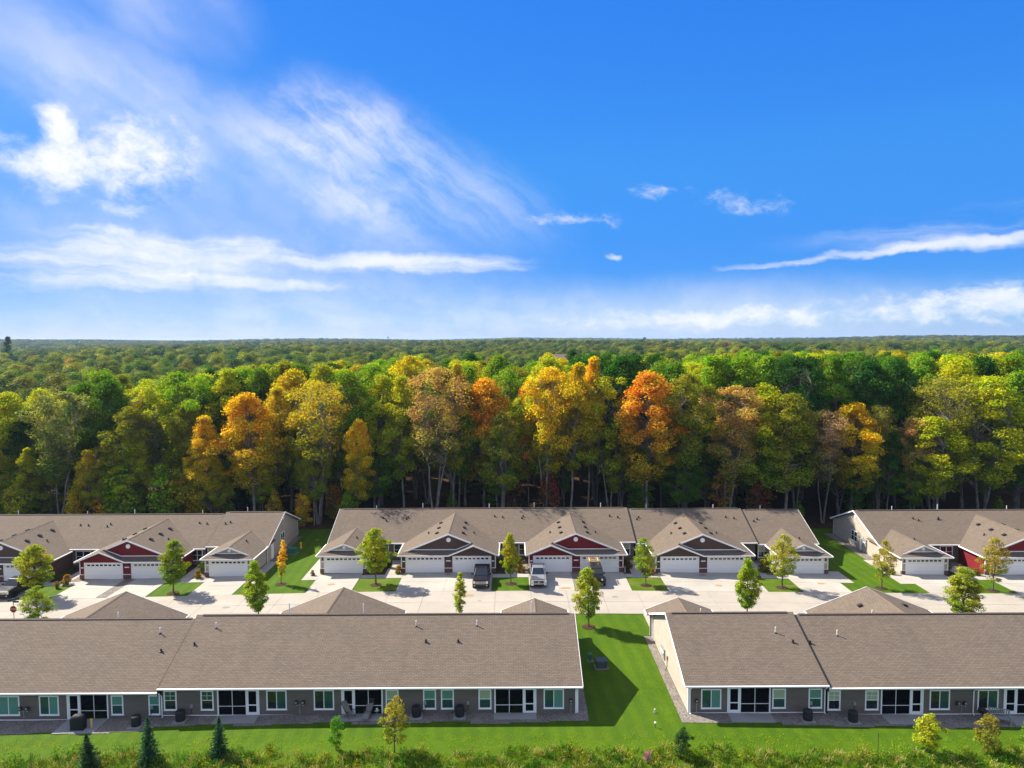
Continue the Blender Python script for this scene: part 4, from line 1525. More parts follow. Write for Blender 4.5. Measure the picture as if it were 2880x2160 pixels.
body = []
random.seed(23)
GRN = ['green', 'dgreen', 'lgreen', 'lgreen', 'green', 'lgreen', 'dgreen', 'ygreen', 'olive', 'ygreen', 'green', 'ogold', 'ygreen']
Y = 123.0
row = 0
cand = []
while Y < 232:
    step = 7.4 + row * .3
    xh = .80 * Y
    x = -xh + random.uniform(0, step)
    while x < xh:
        cand.append((x + random.uniform(-1.6, 1.6), Y + random.uniform(-2, 2)))
        x += step * random.uniform(.85, 1.2)
    Y += 5.6 + row * .5
    row += 1
for (x, y) in cand:
    if any((x - a) ** 2 + (y - b) ** 2 < r * r for a, b, r in front_xy):
        continue
    xd = 1106 + x / y * FPX * 2212 / 2880
    if xd < 330 and y > 150 and not (y > 200 and xd > 120):
        continue
    if xd < 560 and y > 195:
        continue
    top = skyline(xd) + random.uniform(-3, 30) + max(0, (140 - y)) * .35
    h = disp(xd, top, y).z
    h = min(27.5, max(13.0, h - gz(x)))
    body.append((x, y, h, xd))
body = body[:256]
for (x, y, h, xd) in body:
    kind = random.choice(['dome', 'dome', 'oval', 'rough', 'rough', 'vase', 'flame'])
    col = random.choice(GRN)
    if 1250 < xd < 1420 and y < 150:
        col = 'dgreen'
    if 1650 < xd < 1950 and y < 150:
        col = random.choice(['dgreen', 'green', 'dgreen'])
    if xd < 600 and random.random() < .35:
        col = random.choice(['ygreen', 'ogold', 'olive'])
    c = CLR[col]
    j = random.uniform(.8, 1.2)
    lab = '%s canopy tree %s %s' % (CNAME[col], 'close behind the edge' if y < 140 else 'in the second rank' if y < 165 else 'deep in the forest' if y < 190 else 'at the forest back', zone(xd))
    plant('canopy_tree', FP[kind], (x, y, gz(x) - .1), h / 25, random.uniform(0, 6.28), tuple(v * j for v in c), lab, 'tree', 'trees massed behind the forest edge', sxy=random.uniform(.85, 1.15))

# half-height trees that fill the edge
random.seed(37)
for k in range(44):
    left = k < 24
    xd = random.uniform(-30, 700) if left else random.uniform(700, 2240)
    if 1730 < xd < 1810:
        continue
    Yd = random.uniform(116, 124)
    x = disp(xd, 1000, Yd).x
    col = random.choice(['ygreen', 'olive', 'ogold', 'lgreen', 'ygreen'] if left else ['green', 'dgreen', 'olive', 'green', 'lgreen'])
    kind = random.choice(['open', 'rough', 'flame', 'oval', 'spire'])
    lab = '%s half-height tree filling the forest edge %s' % (CNAME[col], zone(xd))
    plant('edge_tree', FP[kind], (x, Yd, gz(x) - .05), random.uniform(.42, .66), random.uniform(0, 6.28), CLR[col], lab, 'tree', 'half-height trees in the forest edge', sxy=random.uniform(.5, .72))

# understorey along the edge
random.seed(31)
UND = []
for k in range(60):
    xd = random.uniform(-60, 2270)
    Yd = random.uniform(114.5, 122)
    if 1740 < xd < 1810 or (xd > 700 and k % 2):
        continue
    UND.append((xd, Yd))
for (xd, Yd) in UND:
    x = disp(xd, 1000, Yd).x
    left = xd < 680
    col = random.choice(['ygreen', 'ogold', 'ygreen', 'lgreen', 'olive', 'lgreen', 'gold'] if left else ['maroon', 'rust', 'green', 'dgreen', 'olive', 'green', 'lgreen'])
    sc = random.uniform(.55, 1.25) * (1.25 if left else .85)
    lab = '%s low understorey tree at the forest foot %s' % (CNAME[col], zone(xd))
    plant('understorey_tree', random.choice(UP), (x, Yd, gz(x) - .05), sc, random.uniform(0, 6.28), CLR[col], lab, 'tree', 'understorey trees at the left forest edge' if left else 'understorey trees in the forest shade')


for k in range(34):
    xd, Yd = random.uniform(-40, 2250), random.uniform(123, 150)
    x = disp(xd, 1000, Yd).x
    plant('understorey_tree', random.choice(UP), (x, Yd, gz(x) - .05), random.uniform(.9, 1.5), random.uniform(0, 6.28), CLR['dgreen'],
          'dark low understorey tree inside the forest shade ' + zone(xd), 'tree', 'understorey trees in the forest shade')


# ---------------------------------------------------------------- far woods: one mass, instanced
def crown_only(name, seed, n, ls, Rr=5.2, H=22):
    rng = np.random.default_rng(seed)
    nc = 17
    t = rng.uniform(0, 1, nc)
    w = rng.uniform(0, 6.28, nc)
    t[:3] = (.97, .9, .85)
    er = np.array([env_r('dome', x) for x in t])
    cs = np.stack([np.cos(w) * er * Rr * rng.uniform(.6, 1, nc), np.sin(w) * er * Rr * rng.uniform(.6, 1, nc), H * (.18 + .80 * t)], 1)
    k = rng.integers(0, nc, n)
    d = rng.normal(0, 1, (n, 3))
    d /= np.linalg.norm(d, axis=1, keepdims=True)
    c = cs[k] + d * rng.uniform(.6, 1, (n, 1)) * np.array([2.5, 2.5, 2.0])
    out = np.stack([np.cos(w) * er, np.sin(w) * er, .3 + t], 1)[k]
    v, q = leaf_cards(rng, c, out * .9 + d * 1.5, ls, up=.25, rnd=.25)
    return np_mesh(name, v, q, M['leaf_far'])


def scatter(name, protos, pts, scl, rot, tint, idx, label, cat):
    coll = bpy.data.collections.new(name + '_kinds')
    for i, me in enumerate(protos):
        coll.objects.link(bpy.data.objects.new('%s_kind_%02d' % (name, i), me))
    me = bpy.data.meshes.new(name)
    me.from_pydata([tuple(p) for p in pts], [], [])
    for nm, ty, data, dim in (('scl', 'FLOAT_VECTOR', scl, 'vector'), ('rot', 'FLOAT', rot, 'value'), ('idx', 'INT', idx, 'value'), ('tint', 'FLOAT_COLOR', tint, 'color')):
        a = me.attributes.new(nm, ty, 'POINT')
        a.data.foreach_set(dim, np.asarray(data, dtype=np.int32 if ty == 'INT' else np.float32).ravel())
    o = link(name, me)
    tag(o, label, cat, kind='stuff')
    ng = bpy.data.node_groups.new(name + '_scatter', 'GeometryNodeTree')
    ng.interface.new_socket('Geometry', in_out='INPUT', socket_type='NodeSocketGeometry')
    ng.interface.new_socket('Geometry', in_out='OUTPUT', socket_type='NodeSocketGeometry')
    n, l = ng.nodes, ng.links
    gi, go = n.new('NodeGroupInput'), n.new('NodeGroupOutput')
    m2p = n.new('GeometryNodeMeshToPoints')
    l.new(gi.outputs[0], m2p.inputs[0])
    iop = n.new('GeometryNodeInstanceOnPoints')
    ci = n.new('GeometryNodeCollectionInfo')
    ci.inputs[0].default_value = coll
    ci.inputs['Separate Children'].default_value = True
    ci.inputs['Reset Children'].default_value = True

    def na(nm, ty):
        x = n.new('GeometryNodeInputNamedAttribute')
        x.data_type = ty
        x.inputs[0].default_value = nm
        return x.outputs[0]
    cx = n.new('ShaderNodeCombineXYZ')
    l.new(na('rot', 'FLOAT'), cx.inputs[2])
    l.new(m2p.outputs[0], iop.inputs['Points'])
    l.new(ci.outputs[0], iop.inputs['Instance'])
    iop.inputs['Pick Instance'].default_value = True
    l.new(na('idx', 'INT'), iop.inputs['Instance Index'])
    l.new(cx.outputs[0], iop.inputs['Rotation'])
    l.new(na('scl', 'FLOAT_VECTOR'), iop.inputs['Scale'])
    l.new(iop.outputs[0], go.inputs[0])
    md = o.modifiers.new('scatter', 'NODES')
    md.node_group = ng
    return o


# leaf colours of the far woods
FARC = np.array([CLR[k] for k in ('green', 'lgreen', 'olive', 'lgreen', 'dgreen', 'olive', 'green', 'ygreen', 'dgreen', 'green', 'ygreen', 'bluegreen')])


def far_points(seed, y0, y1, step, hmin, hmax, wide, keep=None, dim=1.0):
    rng = np.random.default_rng(seed)
    P, S, Rt, T, I = [], [], [], [], []
    y = y0
    while y < y1:
        st = step * (1 + (y - y0) / (y1 - y0) * .6)
        x = -.86 * y
        while x < .86 * y:
            px_, py_ = x + rng.uniform(-.4, .4) * st, y + rng.uniform(-.4, .4) * st
            x += st
            if keep and not keep(px_, py_, rng):
                continue
            pt = .5 + .25 * math.sin(px_ / (6.0 * step) + 1.7 * math.sin(py_ / (9.0 * step))) + .25 * math.sin(py_ / (5.0 * step) + px_ / (11.0 * step))
            hh = (hmin + (hmax - hmin) * (.5 * pt + .5 * rng.uniform())) / 22.0
            ww = wide * rng.uniform(.8, 1.3)
            P.append((px_, py_, ground_z(px_, py_) - .3))
            S.append((ww, ww, hh))
            Rt.append(rng.uniform(0, 6.28))
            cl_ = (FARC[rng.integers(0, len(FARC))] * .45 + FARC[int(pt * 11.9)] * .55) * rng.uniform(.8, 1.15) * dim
            if rng.uniform() < .004:
                cl_ = np.array(CLR['orange']) * .7
            T.append((*cl_, 1))
            I.append(int(rng.integers(0, 3)))
        y += st * .9
    return P, S, Rt, T, I


def keep_mid(x, y, rng):
    xd = 1106 + x / y * FPX * 2212 / 2880
    if xd < 330 and y < 262:
        return False
    if xd < 560 and y < 235:
        return False
    n = math.sin(x * .021 + 1.0) + math.sin(y * .017 + x * .008)
    return not (n > 1.45 and y > 330)          # small clearings


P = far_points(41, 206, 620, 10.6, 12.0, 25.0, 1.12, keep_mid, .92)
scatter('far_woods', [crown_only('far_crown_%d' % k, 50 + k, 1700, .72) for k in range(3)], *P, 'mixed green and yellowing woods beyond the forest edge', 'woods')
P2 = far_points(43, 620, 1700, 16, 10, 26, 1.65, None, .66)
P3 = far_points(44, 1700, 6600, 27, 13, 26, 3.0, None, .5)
Pm = tuple(a + b for a, b in zip(P2, P3))
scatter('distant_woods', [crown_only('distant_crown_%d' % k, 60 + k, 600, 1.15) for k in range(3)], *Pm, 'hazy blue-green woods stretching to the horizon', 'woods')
print('far pts', len(P[0]), len(Pm[0]), 'body', len(body))
# ================================================================ young street trees
SP = dict(
    round=make_tree('street_round', 71, 6.5, .26, 1.75, 'oval', 110, 120, .15, .36, 1, .075, 'bark_brown', sides=6, shell=.3),
    vase=make_tree('street_vase', 72, 6.5, .24, 1.6, 'dome', 105, 115, .15, .36, 1, .07, 'bark_brown', shell=.3),
    loose=make_tree('street_loose', 73, 6.5, .25, 1.6, 'oval', 75, 75, .15, .38, 1, .065, 'bark_brown', twigs=2, lean=.35, lobes=3, shell=.35),
    flame=make_tree('street_flame', 74, 6.5, .24, 1.45, 'flame', 105, 110, .15, .34, 1, .065, 'bark_brown', shell=.3),
    slim=make_tree('street_slim', 75, 6.5, .22, .62, 'column', 70, 60, .14, .24, 1, .04, 'bark_brown', shell=.2),
)
GS = 'young street trees along the drive'
TY = (.185, .225, .010)
STREET = [  # x, y, height, crown scale, kind, colour, label
    (-58.37, 84.9, 6.6, 1.30, 'round', (.200, .225, .012), 'round yellow-green street tree on the grass island at the far left'),
    (-50.9, 74.6, 4.9, 1.1, 'loose', (.130, .185, .010), 'bushy street tree standing behind the near-left roof by the road at far left'),
    (-41.63, 85.3, 6.5, 1.10, 'vase', (.125, .185, .012), 'green street tree on the island between the left red garage and its single garage'),
    (-29.16, 87.6, 5.6, .95, 'slim', (.420, .290, .012), 'narrow amber columnar tree on the lawn between the left and middle far houses'),
    (-27.5, 75.2, 6.8, 1.05, 'flame', (.150, .220, .010), 'leafy green street tree beside the road, right of the left roof peak'),
    (-17.04, 86.6, 7.1, 1.15, 'round', (.200, .240, .008), 'tall yellow-green street tree left of the brown double garage'),
    (-5.83, 75.0, 5.3, 1.15, 'slim', (.190, .225, .010), 'thin columnar young tree by the road below the black pickup'),
    (-.25, 86.7, 6.4, .88, 'flame', (.220, .235, .008), 'yellow-green street tree between the black and the silver pickup'),
    (7.99, 73.3, 6.3, .95, 'vase', (.190, .230, .010), 'yellow-tipped street tree at the head of the lawn gap, before the red garage'),
    (16.43, 86.1, 5.9, .92, 'loose', (.130, .200, .012), 'open green street tree on the island right of the red garage'),
    (25.32, 75.2, 6.9, 1.0, 'flame', (.160, .225, .010), 'full green street tree by the road in front of the right brown garage'),
    (33.1, 85.7, 6.7, 1.08, 'loose', (.195, .215, .014), 'olive-yellow street tree before the right single garage of the middle house'),
    (45.39, 85.8, 6.1, .85, 'loose', (.215, .200, .016), 'slender olive tree on the lawn between the middle and right far houses'),
    (58.7, 85.2, 6.6, 1.05, 'loose', (.215, .190, .020), 'olive-brown street tree right of the single garage at the far right'),
    (48.63, 75.0, 6.0, 1.30, 'vase', (.160, .190, .015), 'broad dark green street tree by the road at the right'),
]
for i, (x, y, h, cs, kind, col, lab) in enumerate(STREET):
    s = h / 6.5
    col = tuple(min(.7, v * 1.5) for v in col)
    plant('street_tree', SP[kind], (x, y, gz(x) + .01), s, i * 1.37, col, lab, 'tree', GS, sxy=cs)
    if y > 72:
        m = MB().lathe((x, y, gz(x)), [(.75, 0.004), (.62, .05), (.1, .09)], 18)
        tag(m.build('mulch_ring', M['mulch']), kind='structure')

# shrubs by the garages and paths
SHR = [make_tree('shrub', 81, 1.0, .02, .55, 'dome', 34, 60, .09, .17, 3, .02, 'bark_brown', shell=.3),
       make_tree('grass_shrub', 82, 1.0, .02, .42, 'vase', 30, 60, .08, .15, 3, .02, 'bark_brown', shell=.3)]
SHRUBS = [
    (-57.3, 89.4, 1.3, 'amber', 'orange ornamental shrub at the left corner of the left red garage'),
    (-57.6, 88.0, .9, 'gold', 'yellow ornamental grass by the walk left of the left red garage'),
    (-41.0, 90.6, 1.1, 'gold', 'yellow shrub beside the path left of the left single garage'),
    (-41.2, 92.6, 1.5, 'lgreen', 'green shrub against the left side of the left single garage'),
    (-26.0, 90.6, .7, 'ogold', 'small dry shrub at the left corner of the middle house single garage'),
    (-16.6, 93.2, 1.7, 'green', 'dark green shrub in the bed beside the path of the middle house'),
    (-14.85, 90.8, 1.1, 'gold', 'yellow grass clump at the left corner of the brown double garage'),
    (1.0, 92.2, 1.5, 'ygreen', 'yellow-green shrub in the stone bed behind the tree between the pickups'),
    (.7, 91.0, .9, 'amber', 'orange low shrub in the stone bed left of the red garage'),
    (1.35, 90.9, .8, 'ogold', 'small golden shrub nearest the left corner of the middle red garage'),
    (15.2, 92.5, 1.4, 'rust', 'brown shrub beside the path right of the middle red garage'),
    (17.6, 91.0, 1.8, 'amber', 'tall orange shrub left of the right brown garage'),
    (18.0, 90.0, .9, 'ogold', 'golden low shrub at the left corner of the right brown garage'),
    (16.9, 89.9, .8, 'maroon', 'dark red low shrub on the bed left of the right brown garage'),
    (33.0, 91.5, 1.7, 'ygreen', 'large yellow-green shrub beside the right brown garage'),
    (33.9, 90.3, 1.3, 'ogold', 'golden shrub left of the right single garage of the middle house'),
    (31.3, 89.0, .75, 'ygreen', 'bright lime shrub at the edge of the island by the right brown garage'),
    (49.2, 92.0, 1.0, 'ogold', 'golden shrub row start along the cream garage wall at right'),
    (49.5, 90.9, .85, 'ogold', 'small golden shrub at the brick corner of the right single garage'),
    (57.6, 94.6, 1.0, 'ygreen', 'rearmost low shrub along the bright red wall at right'),
    (58.1, 93.2, .95, 'olive', 'second low shrub along the bright red wall at right'),
    (58.9, 91.9, 1.0, 'ogold', 'third low shrub along the bright red wall at right'),
    (60.4, 90.8, .9, 'ogold', 'front low shrub at the end of the bright red wall'),
]
for i, (x, y, h, col, lab) in enumerate(SHRUBS):
    plant('shrub', SHR[i % 2], (x, y, gz(x) + .02), h, i * 2.1, tuple(v * .45 for v in CLR[col]), lab, 'shrub', 'shrubs in the garage beds', parts=('stems', 'foliage'), sxy=h * .95)


# ================================================================ foreground trees and meadow
def make_spruce(name, seed, H=3.0, Rr=.85):
    rng = np.random.default_rng(seed)
    b = MB()
    b.tube([(0, 0, 0), (0.02, 0, H * .5), (0, 0.01, H * .98)], [.05, .03, .006], 6, cap=False)
    C, D = [], []
    nl = 24
    for k in range(nl):
        t = k / (nl - 1)
        z = .12 + (H - .2) * t
        L = Rr * (1 - t) ** .85 + .06
        nb = int(10 - 4 * t)
        for j in range(nb):
            w = 2 * math.pi * (j + rng.uniform(-.3, .3)) / nb + k * .7
            l = L * rng.uniform(.75, 1.15)
            dx, dy = math.cos(w), math.sin(w)
            end = Vector((dx * l, dy * l, z - .10 * l + .08 * l * rng.uniform(-1, 1)))
            branch(b, (0, 0, z), end, .012, .003, -.04 * l, 3, 3)
            m = max(5, int(26 * l / Rr))
            for q in range(m):
                s = rng.uniform(.12, 1)
                side = rng.normal(0, .12 * l * (1.1 - s) + .03)
                C.append((dx * l * s - dy * side, dy * l * s + dx * side, z - .10 * l * s - .02 + rng.normal(0, .02)))
                D.append((dx + rng.normal(0, .5), dy + rng.normal(0, .5), rng.normal(.1, .25)))
    for q in range(40):
        C.append((rng.normal(0, .03), rng.normal(0, .03), H - rng.uniform(0, .35)))
        D.append((rng.normal(0, .4), rng.normal(0, .4), 1))
    C, D = np.array(C), np.array(D)
    v, q = leaf_cards(rng, C, D * .2, .17, up=.9, rnd=.35, aspect=.42, along=D)
    return b.mesh(name + '_trunk', M['bark_dark']), np_mesh(name + '_needles', v, q, M['needle'])


spr = make_spruce('spruce', 91)
for (x, y, h, col, lab, rt, w) in ((-30.4, 49.0, 2.75, (.030, .080, .022), 'shaggy dark conifer at the bottom left edge of the meadow', .4, 1.05),
                                   (-26.5, 49.8, 3.45, (.025, .090, .035), 'tallest green spruce in the left foreground', 2.2, .98),
                                   (-21.7, 50.4, 2.9, (.024, .085, .030), 'green spruce beside the yellow weeds, rightmost of the left three', 4.0, .95)):
    plant('spruce_tree', spr, (x, y, gz(x)), h / 3.0, rt, col, lab, 'spruce', 'young spruces at the meadow edge', sxy=w)
SAP = [make_tree('sapling', 95, 4.0, .25, 1.15, 'oval', 48, 46, .14, .28, 1, .04, 'bark_brown', twigs=1, lobes=3, shell=.35),
       make_tree('sapling_b', 96, 2.7, .15, 1.0, 'dome', 44, 60, .12, .25, 2, .03, 'bark_brown', twigs=1, shell=.3)]
for (k, x, y, h, w, col, lab) in ((1, -13.2, 51.0, 2.6, .65, (.075, .235, .014), 'bright green sapling at the meadow edge left of the patio chairs'),
                                  (0, -8.83, 50.7, 4.2, 1.0, (.270, .250, .020), 'young maple with yellow and pink leaves in front of the near-left house'),
                                  (1, 12.2, 49.7, 2.15, .85, (.018, .062, .014), 'dark green bushy sapling at the foot of the lawn gap'),
                                  (1, 30.6, 50.9, 2.75, 1.25, (.300, .330, .010), 'bright lime-yellow sapling in front of the near-right house'),
                                  (1, 35.0, 50.7, 2.95, 1.1, (.200, .180, .025), 'brownish sapling right of the lime-yellow one'),
                                  (1, 38.2, 50.9, 2.2, .8, (.120, .220, .020), 'green sapling cut by the right edge of the picture')):
    plant('sapling', SAP[k], (x, y, gz(x)), h / (4.0 if k == 0 else 2.7), x, tuple(min(.7, v * 1.1) for v in col), lab, 'sapling', 'saplings at the meadow edge', sxy=w)

# rough meadow: clumps of blades and leafy weeds, one mass
rng = np.random.default_rng(7)


def blades(n, x0, x1, y0, y1, hmin, hmax, clump, wid, droop=.5, yfun=None, seed=1):
    rg = np.random.default_rng(seed)
    ncl = max(1, n // clump)
    cx = rg.uniform(x0, x1, ncl)
    cyy = rg.uniform(y0, y1, ncl)
    if yfun is not None:
        keep = cyy < yfun(cx)
        cx, cyy = cx[keep], cyy[keep]
        ncl = len(cx)
    ch = rg.uniform(hmin, hmax, ncl)
    k = np.repeat(np.arange(ncl), clump)
    m = len(k)
    bx = cx[k] + rg.normal(0, .16, m)
    by = cyy[k] + rg.normal(0, .16, m)
    bz = np.interp(bx, GX, GZ) - .02
    h = ch[k] * rg.uniform(.5, 1.1, m)
    w = rg.uniform(0, 6.28, m)
    dr = droop * h * rg.uniform(.2, 1.1, m)
    dx, dy = np.cos(w), np.sin(w)
    hw = wid * rg.uniform(.6, 1.4, m)
    px_, py_ = -dy * hw, dx * hw
    base = np.stack([bx, by, bz], 1)
    mid = np.stack([bx + dx * dr * .35, by + dy * dr * .35, bz + h * .62], 1)
    tip = np.stack([bx + dx * dr, by + dy * dr, bz + h * .95], 1)
    sd = np.stack([px_, py_, np.zeros(m)], 1)
    v = np.stack([base, mid + sd, tip, mid - sd], 1).reshape(-1, 3)
    return v, np.arange(4 * m).reshape(-1, 4)


def edge(x):
    return 50.75 + .35 * np.sin(x * .55) + .3 * np.sin(x * 1.7 + 1) + .25 * np.sin(x * .17)


def weedy(seed, n, x0, x1, y0, hmin, hmax, ls):
    """low leafy weed clumps"""
    rg = np.random.default_rng(seed)
    cx = rg.uniform(x0, x1, n)
    cyy = rg.uniform(y0, 51.5, n)
    keep = cyy < edge(cx) - .1
    cx, cyy = cx[keep], cyy[keep]
    ch = rg.uniform(hmin, hmax, len(cx))
    k = np.repeat(np.arange(len(cx)), 46)
    d = rg.normal(0, 1, (len(k), 3))
    d /= np.linalg.norm(d, axis=1, keepdims=True)
    rr = rg.uniform(.2, 1, (len(k), 1)) ** .5
    c = np.stack([cx[k], cyy[k], np.interp(cx[k], GX, GZ) + ch[k] * .45], 1) + d * rr * np.stack([ch[k] * .55, ch[k] * .55, ch[k] * .5], 1)
    return leaf_cards(rg, c, d, ls, up=.5)


for (nm, parts_, col, lab) in (
        ('meadow_grass', [blades(30000, -46, 46, 46.0, 52.3, .18, .5, 22, .016, .7, edge, 101)], (.165, .200, .015), 'long yellow-green meadow grass along the bottom of the picture'),
        ('dry_grass', [blades(16000, -46, 46, 46.0, 52.3, .25, .6, 26, .016, .9, edge, 102)], (.330, .290, .090), 'straw-coloured dry grass tufts in the meadow'),
        ('dark_grass', [blades(22000, -46, 46, 46.0, 52.0, .2, .6, 24, .02, .6, edge, 103)], (.038, .095, .006), 'dark green rank grass in the meadow'),
        ('meadow_weeds', [weedy(104, 900, -46, 46, 46.2, .35, .9, .11)], (.060, .140, .006), 'leafy green weeds in the meadow'),
        ('yellow_weeds', [weedy(105, 150, -46, 46, 46.2, .4, 1.0, .12)], (.200, .220, .012), 'yellow-leaved weeds in the meadow'),
        ('lawn_edge_tufts', [blades(12000, -46, 46, 50.4, 53.0, .08, .2, 14, .012, .8, None, 106)], (.230, .330, .014), 'short ragged grass where the lawn meets the meadow')):
    V = np.concatenate([p[0] for p in parts_])
    Q = np.concatenate([p[1] for p in parts_])
    o = link(nm, np_mesh(nm, V, Q, M['blade']))
    o.color = (*col, 1)
    tag(o, lab, 'grass' if 'weed' not in nm else 'weeds', kind='stuff')
# a pink flowering weed
fl = make_tree('flower_weed', 111, .9, .05, .35, 'dome', 24, 26, .07, .12, 3, .012, 'bark_brown', shell=.3)
plant('flowering_weed', fl, (12.0 - 2.4, 49.3, 0), 1, 0, (.42, .16, .30), 'pink-flowering weed clump in the meadow right of the house corner', 'weed', parts=('stems', 'flowers'))


# ================================================================ things behind the near row
def ac_unit(x, y, lab):
    z = gz(x) + .03
    o = empty('air_conditioner', (x, y, z), lab, 'air conditioner', 'condensers behind the near houses')
    MB().box(x - .5, x + .5, y - .5, y + .5, z, z + .07).build('pad', M['patio'], o)
    b = MB()
    n = 24
    prof = [(.36, .08), (.37, .12), (.37, .82), (.33, .86)]
    b.lathe((x, y, z), prof, n)
    b.build('casing', M['ac'], o)
    for k in range(7):
        MB().lathe((x, y, z), [(.378, .18 + k * .088), (.378, .2 + k * .088)], n).build('louvre_ring', M['plastic'], o)
    MB().lathe((x, y, z), [(.30, .861), (.30, .872)], 24).build('fan_grille', M['plastic'], o)
    MB().box(x - .29, x + .29, y - .015, y + .015, z + .873, z + .885).build('grille_bar', M['ac'], o)
    MB().box(x - .015, x + .015, y - .29, y + .29, z + .886, z + .898).build('grille_bar', M['ac'], o)
    wx = x + .55
    MB().box(wx, wx + .2, NW - .09, NW - .005, z + .75, z + 1.05).build('disconnect_box', M['metal_grey'], o)
    MB().tube([(wx + .1, NW - .05, z + .75), (wx + .1, NW - .06, z + .35), (x + .4, y + .1, z + .35)], .02, 6).build('line_set', M['plastic'], o)
    return o


for (x, y, lab) in ((-30.1, 54.85, 'round dark condenser left of the house step, leftmost in view'),
                    (-26.85, 55.45, 'round dark condenser just right of the house step, between two small windows'),
                    (-7.85, 55.6, 'round dark condenser by the young maple, left of the paired windows'),
                    (-4.35, 55.6, 'round dark condenser right of the paired windows'),
                    (23.55, 55.1, 'round dark condenser left of the roof step on the near-right house'),
                    (27.1, 54.95, 'round dark condenser right of the roof step on the near-right house')):
    ac_unit(x, y, lab)


def gas_meter(x, n, lab):
    z = gz(x)
    y = NW - .22
    o = empty('gas_meter', (x, y, z), lab, 'gas meter', 'gas meters on the near house walls')
    MB().tube([(x, y, z), (x, y, z + .95)], .025, 8).build('riser_pipe', M['metal_grey'], o)
    if n > 1:
        MB().tube([(x - .4, y, z + .95), (x + .4, y, z + .95)], .025, 8).build('header_pipe', M['metal_grey'], o)
    for k in range(n):
        xx = x + (k - (n - 1) / 2) * .55
        m = MB().box(xx - .13, xx + .13, y - .1, y + .1, z + .98, z + 1.28).build('meter_body', M['ac'], o, bevel=.03)
        MB().tube([(xx, y - .1, z + 1.16), (xx, y - .13, z + 1.16)], .09, 14).build('dial', M['metal_grey'], m)
        MB().lathe((xx + .02, y, z + .86), [(.05, 0), (.09, .05), (.05, .1)], 12).build('regulator', M['metal_grey'], o)
    return o


gas_meter(-39.75, 2, 'pair of grey gas meters left of the slider at the left edge')
gas_meter(-17.35, 2, 'pair of gas meters between the two middle slider windows')
gas_meter(4.65, 1, 'single gas meter at the right corner of the near-left house')
gas_meter(14.85, 1, 'single gas meter at the left corner of the near-right house')
gas_meter(36.35, 2, 'pair of gas meters near the downspout at right')


def sling_chair(x, y, rz, lab, recl=0.55, rest=False):
    o = empty('patio_chair', (0, 0, 0), lab, 'chair', 'folding chairs on the patio')
    s = MB().prism([(-.27, -.25, .40), (.27, -.25, .40), (.27, .25, .36), (-.27, .25, .36)], (0, 0, .025)).build('seat', M['fabric'], o)
    MB().prism([(-.27, .25, .37), (.27, .25, .37), (.27, .25 + recl, 1.12), (-.27, .25 + recl, 1.12)], (0, -.02, .02)).build('backrest', M['fabric'], o)
    for q in (-1, 1):
        MB().tube([(q * .3, -.35, 0), (q * .3, .1, .55), (q * .3, .32 + recl, 1.15)], .016, 6).build('side_frame', M['plastic'], o)
        MB().tube([(q * .3, .42, 0), (q * .3, -.2, .55)], .016, 6).build('leg', M['plastic'], o)
        MB().box(q * .31 - .03, q * .31 + .03, -.25, .25, .56, .59).build('armrest', M['plastic'], o)
    if rest:
        MB().prism([(-.25, -.25, .40), (.25, -.25, .40), (.25, -.75, .22), (-.25, -.75, .22)], (0, 0, .02)).build('leg_rest', M['fabric'], o)
    o.location = (x, y, gz(x) + .06)
    o.rotation_euler = (0, 0, rz)
    WPOS[o.name] = Vector()
    return o


sling_chair(-13.2, 55.5, .9, 'grey folding chair at the left of the patio by the screen door')
sling_chair(-11.75, 55.55, -.15, 'reclined grey lounge chair at the right of the same patio', .6, True)
# small side table on that patio
o = empty('side_table', (-11.05, 55.7, gz(-11.05) + .06), 'tiny side table with a pale pot beside the lounge chair', 'table')
MB().lathe((-11.05, 55.7, .06), [(.2, .42), (.2, .45)], 16).build('table_top', M['metal_grey'], o)
MB().tube([(-11.05, 55.7, .06), (-11.05, 55.7, .48)], .02, 6).build('leg', M['metal_grey'], o)
MB().lathe((-11.05, 55.7, .51), [(.06, 0), (.08, .16)], 12).build('pot', M['white'], o)

# covered grill on the left patio
gx, gy = -34.55, 54.6
o = empty('covered_grill', (gx, gy, gz(gx) + .06), 'barbecue grill under a black cover on the far-left patio', 'grill')
zz = gz(gx) + .06
b = MB()
i0 = 0
ring = []
for (hw_, hd, z) in ((.54, .30, 0), (.56, .31, .35), (.57, .31, .8), (.53, .28, .98), (.36, .22, 1.12), (.18, .16, 1.16)):
    ring.append([(gx + sx * hw_ * .98 if abs(sx) == 1 else gx + sx * hw_, gy + sy * hd, zz + z) for sx, sy in ((-1, -.7), (-.8, -1), (.8, -1), (1, -.7), (1, .7), (.8, 1), (-.8, 1), (-1, .7))])
for r_ in ring:
    b.v += r_
for k in range(len(ring) - 1):
    for j in range(8):
        b.f.append((k * 8 + j, k * 8 + (j + 1) % 8, (k + 1) * 8 + (j + 1) % 8, (k + 1) * 8 + j))
b.f.append(tuple((len(ring) - 1) * 8 + j for j in range(8)))
b.build('cover', M['cover'], o, smooth=True)
for q in (-1, 1):
    MB().tube([(gx + q * .5, gy - .25, zz + .05), (gx + q * .5 + .04, gy - .25, zz + .05)], .07, 12).build('wheel', M['tyre'], o)
# a small yellow gas bottle beside it
o = empty('yellow_canister', (-33.6, 54.75, gz(-33.6) + .06), 'small yellow canister standing beside the covered grill', 'canister')
MB().lathe((-33.6, 54.75, gz(-33.6) + .06), [(.08, 0), (.09, .05), (.09, .5), (.05, .6)], 14).build('body', M['wood'], o)
MB().lathe((-33.6, 54.75, gz(-33.6) + .06), [(.1, .6), (.11, .66), (.05, .72)], 14).build('cap', M['yellow'], o)

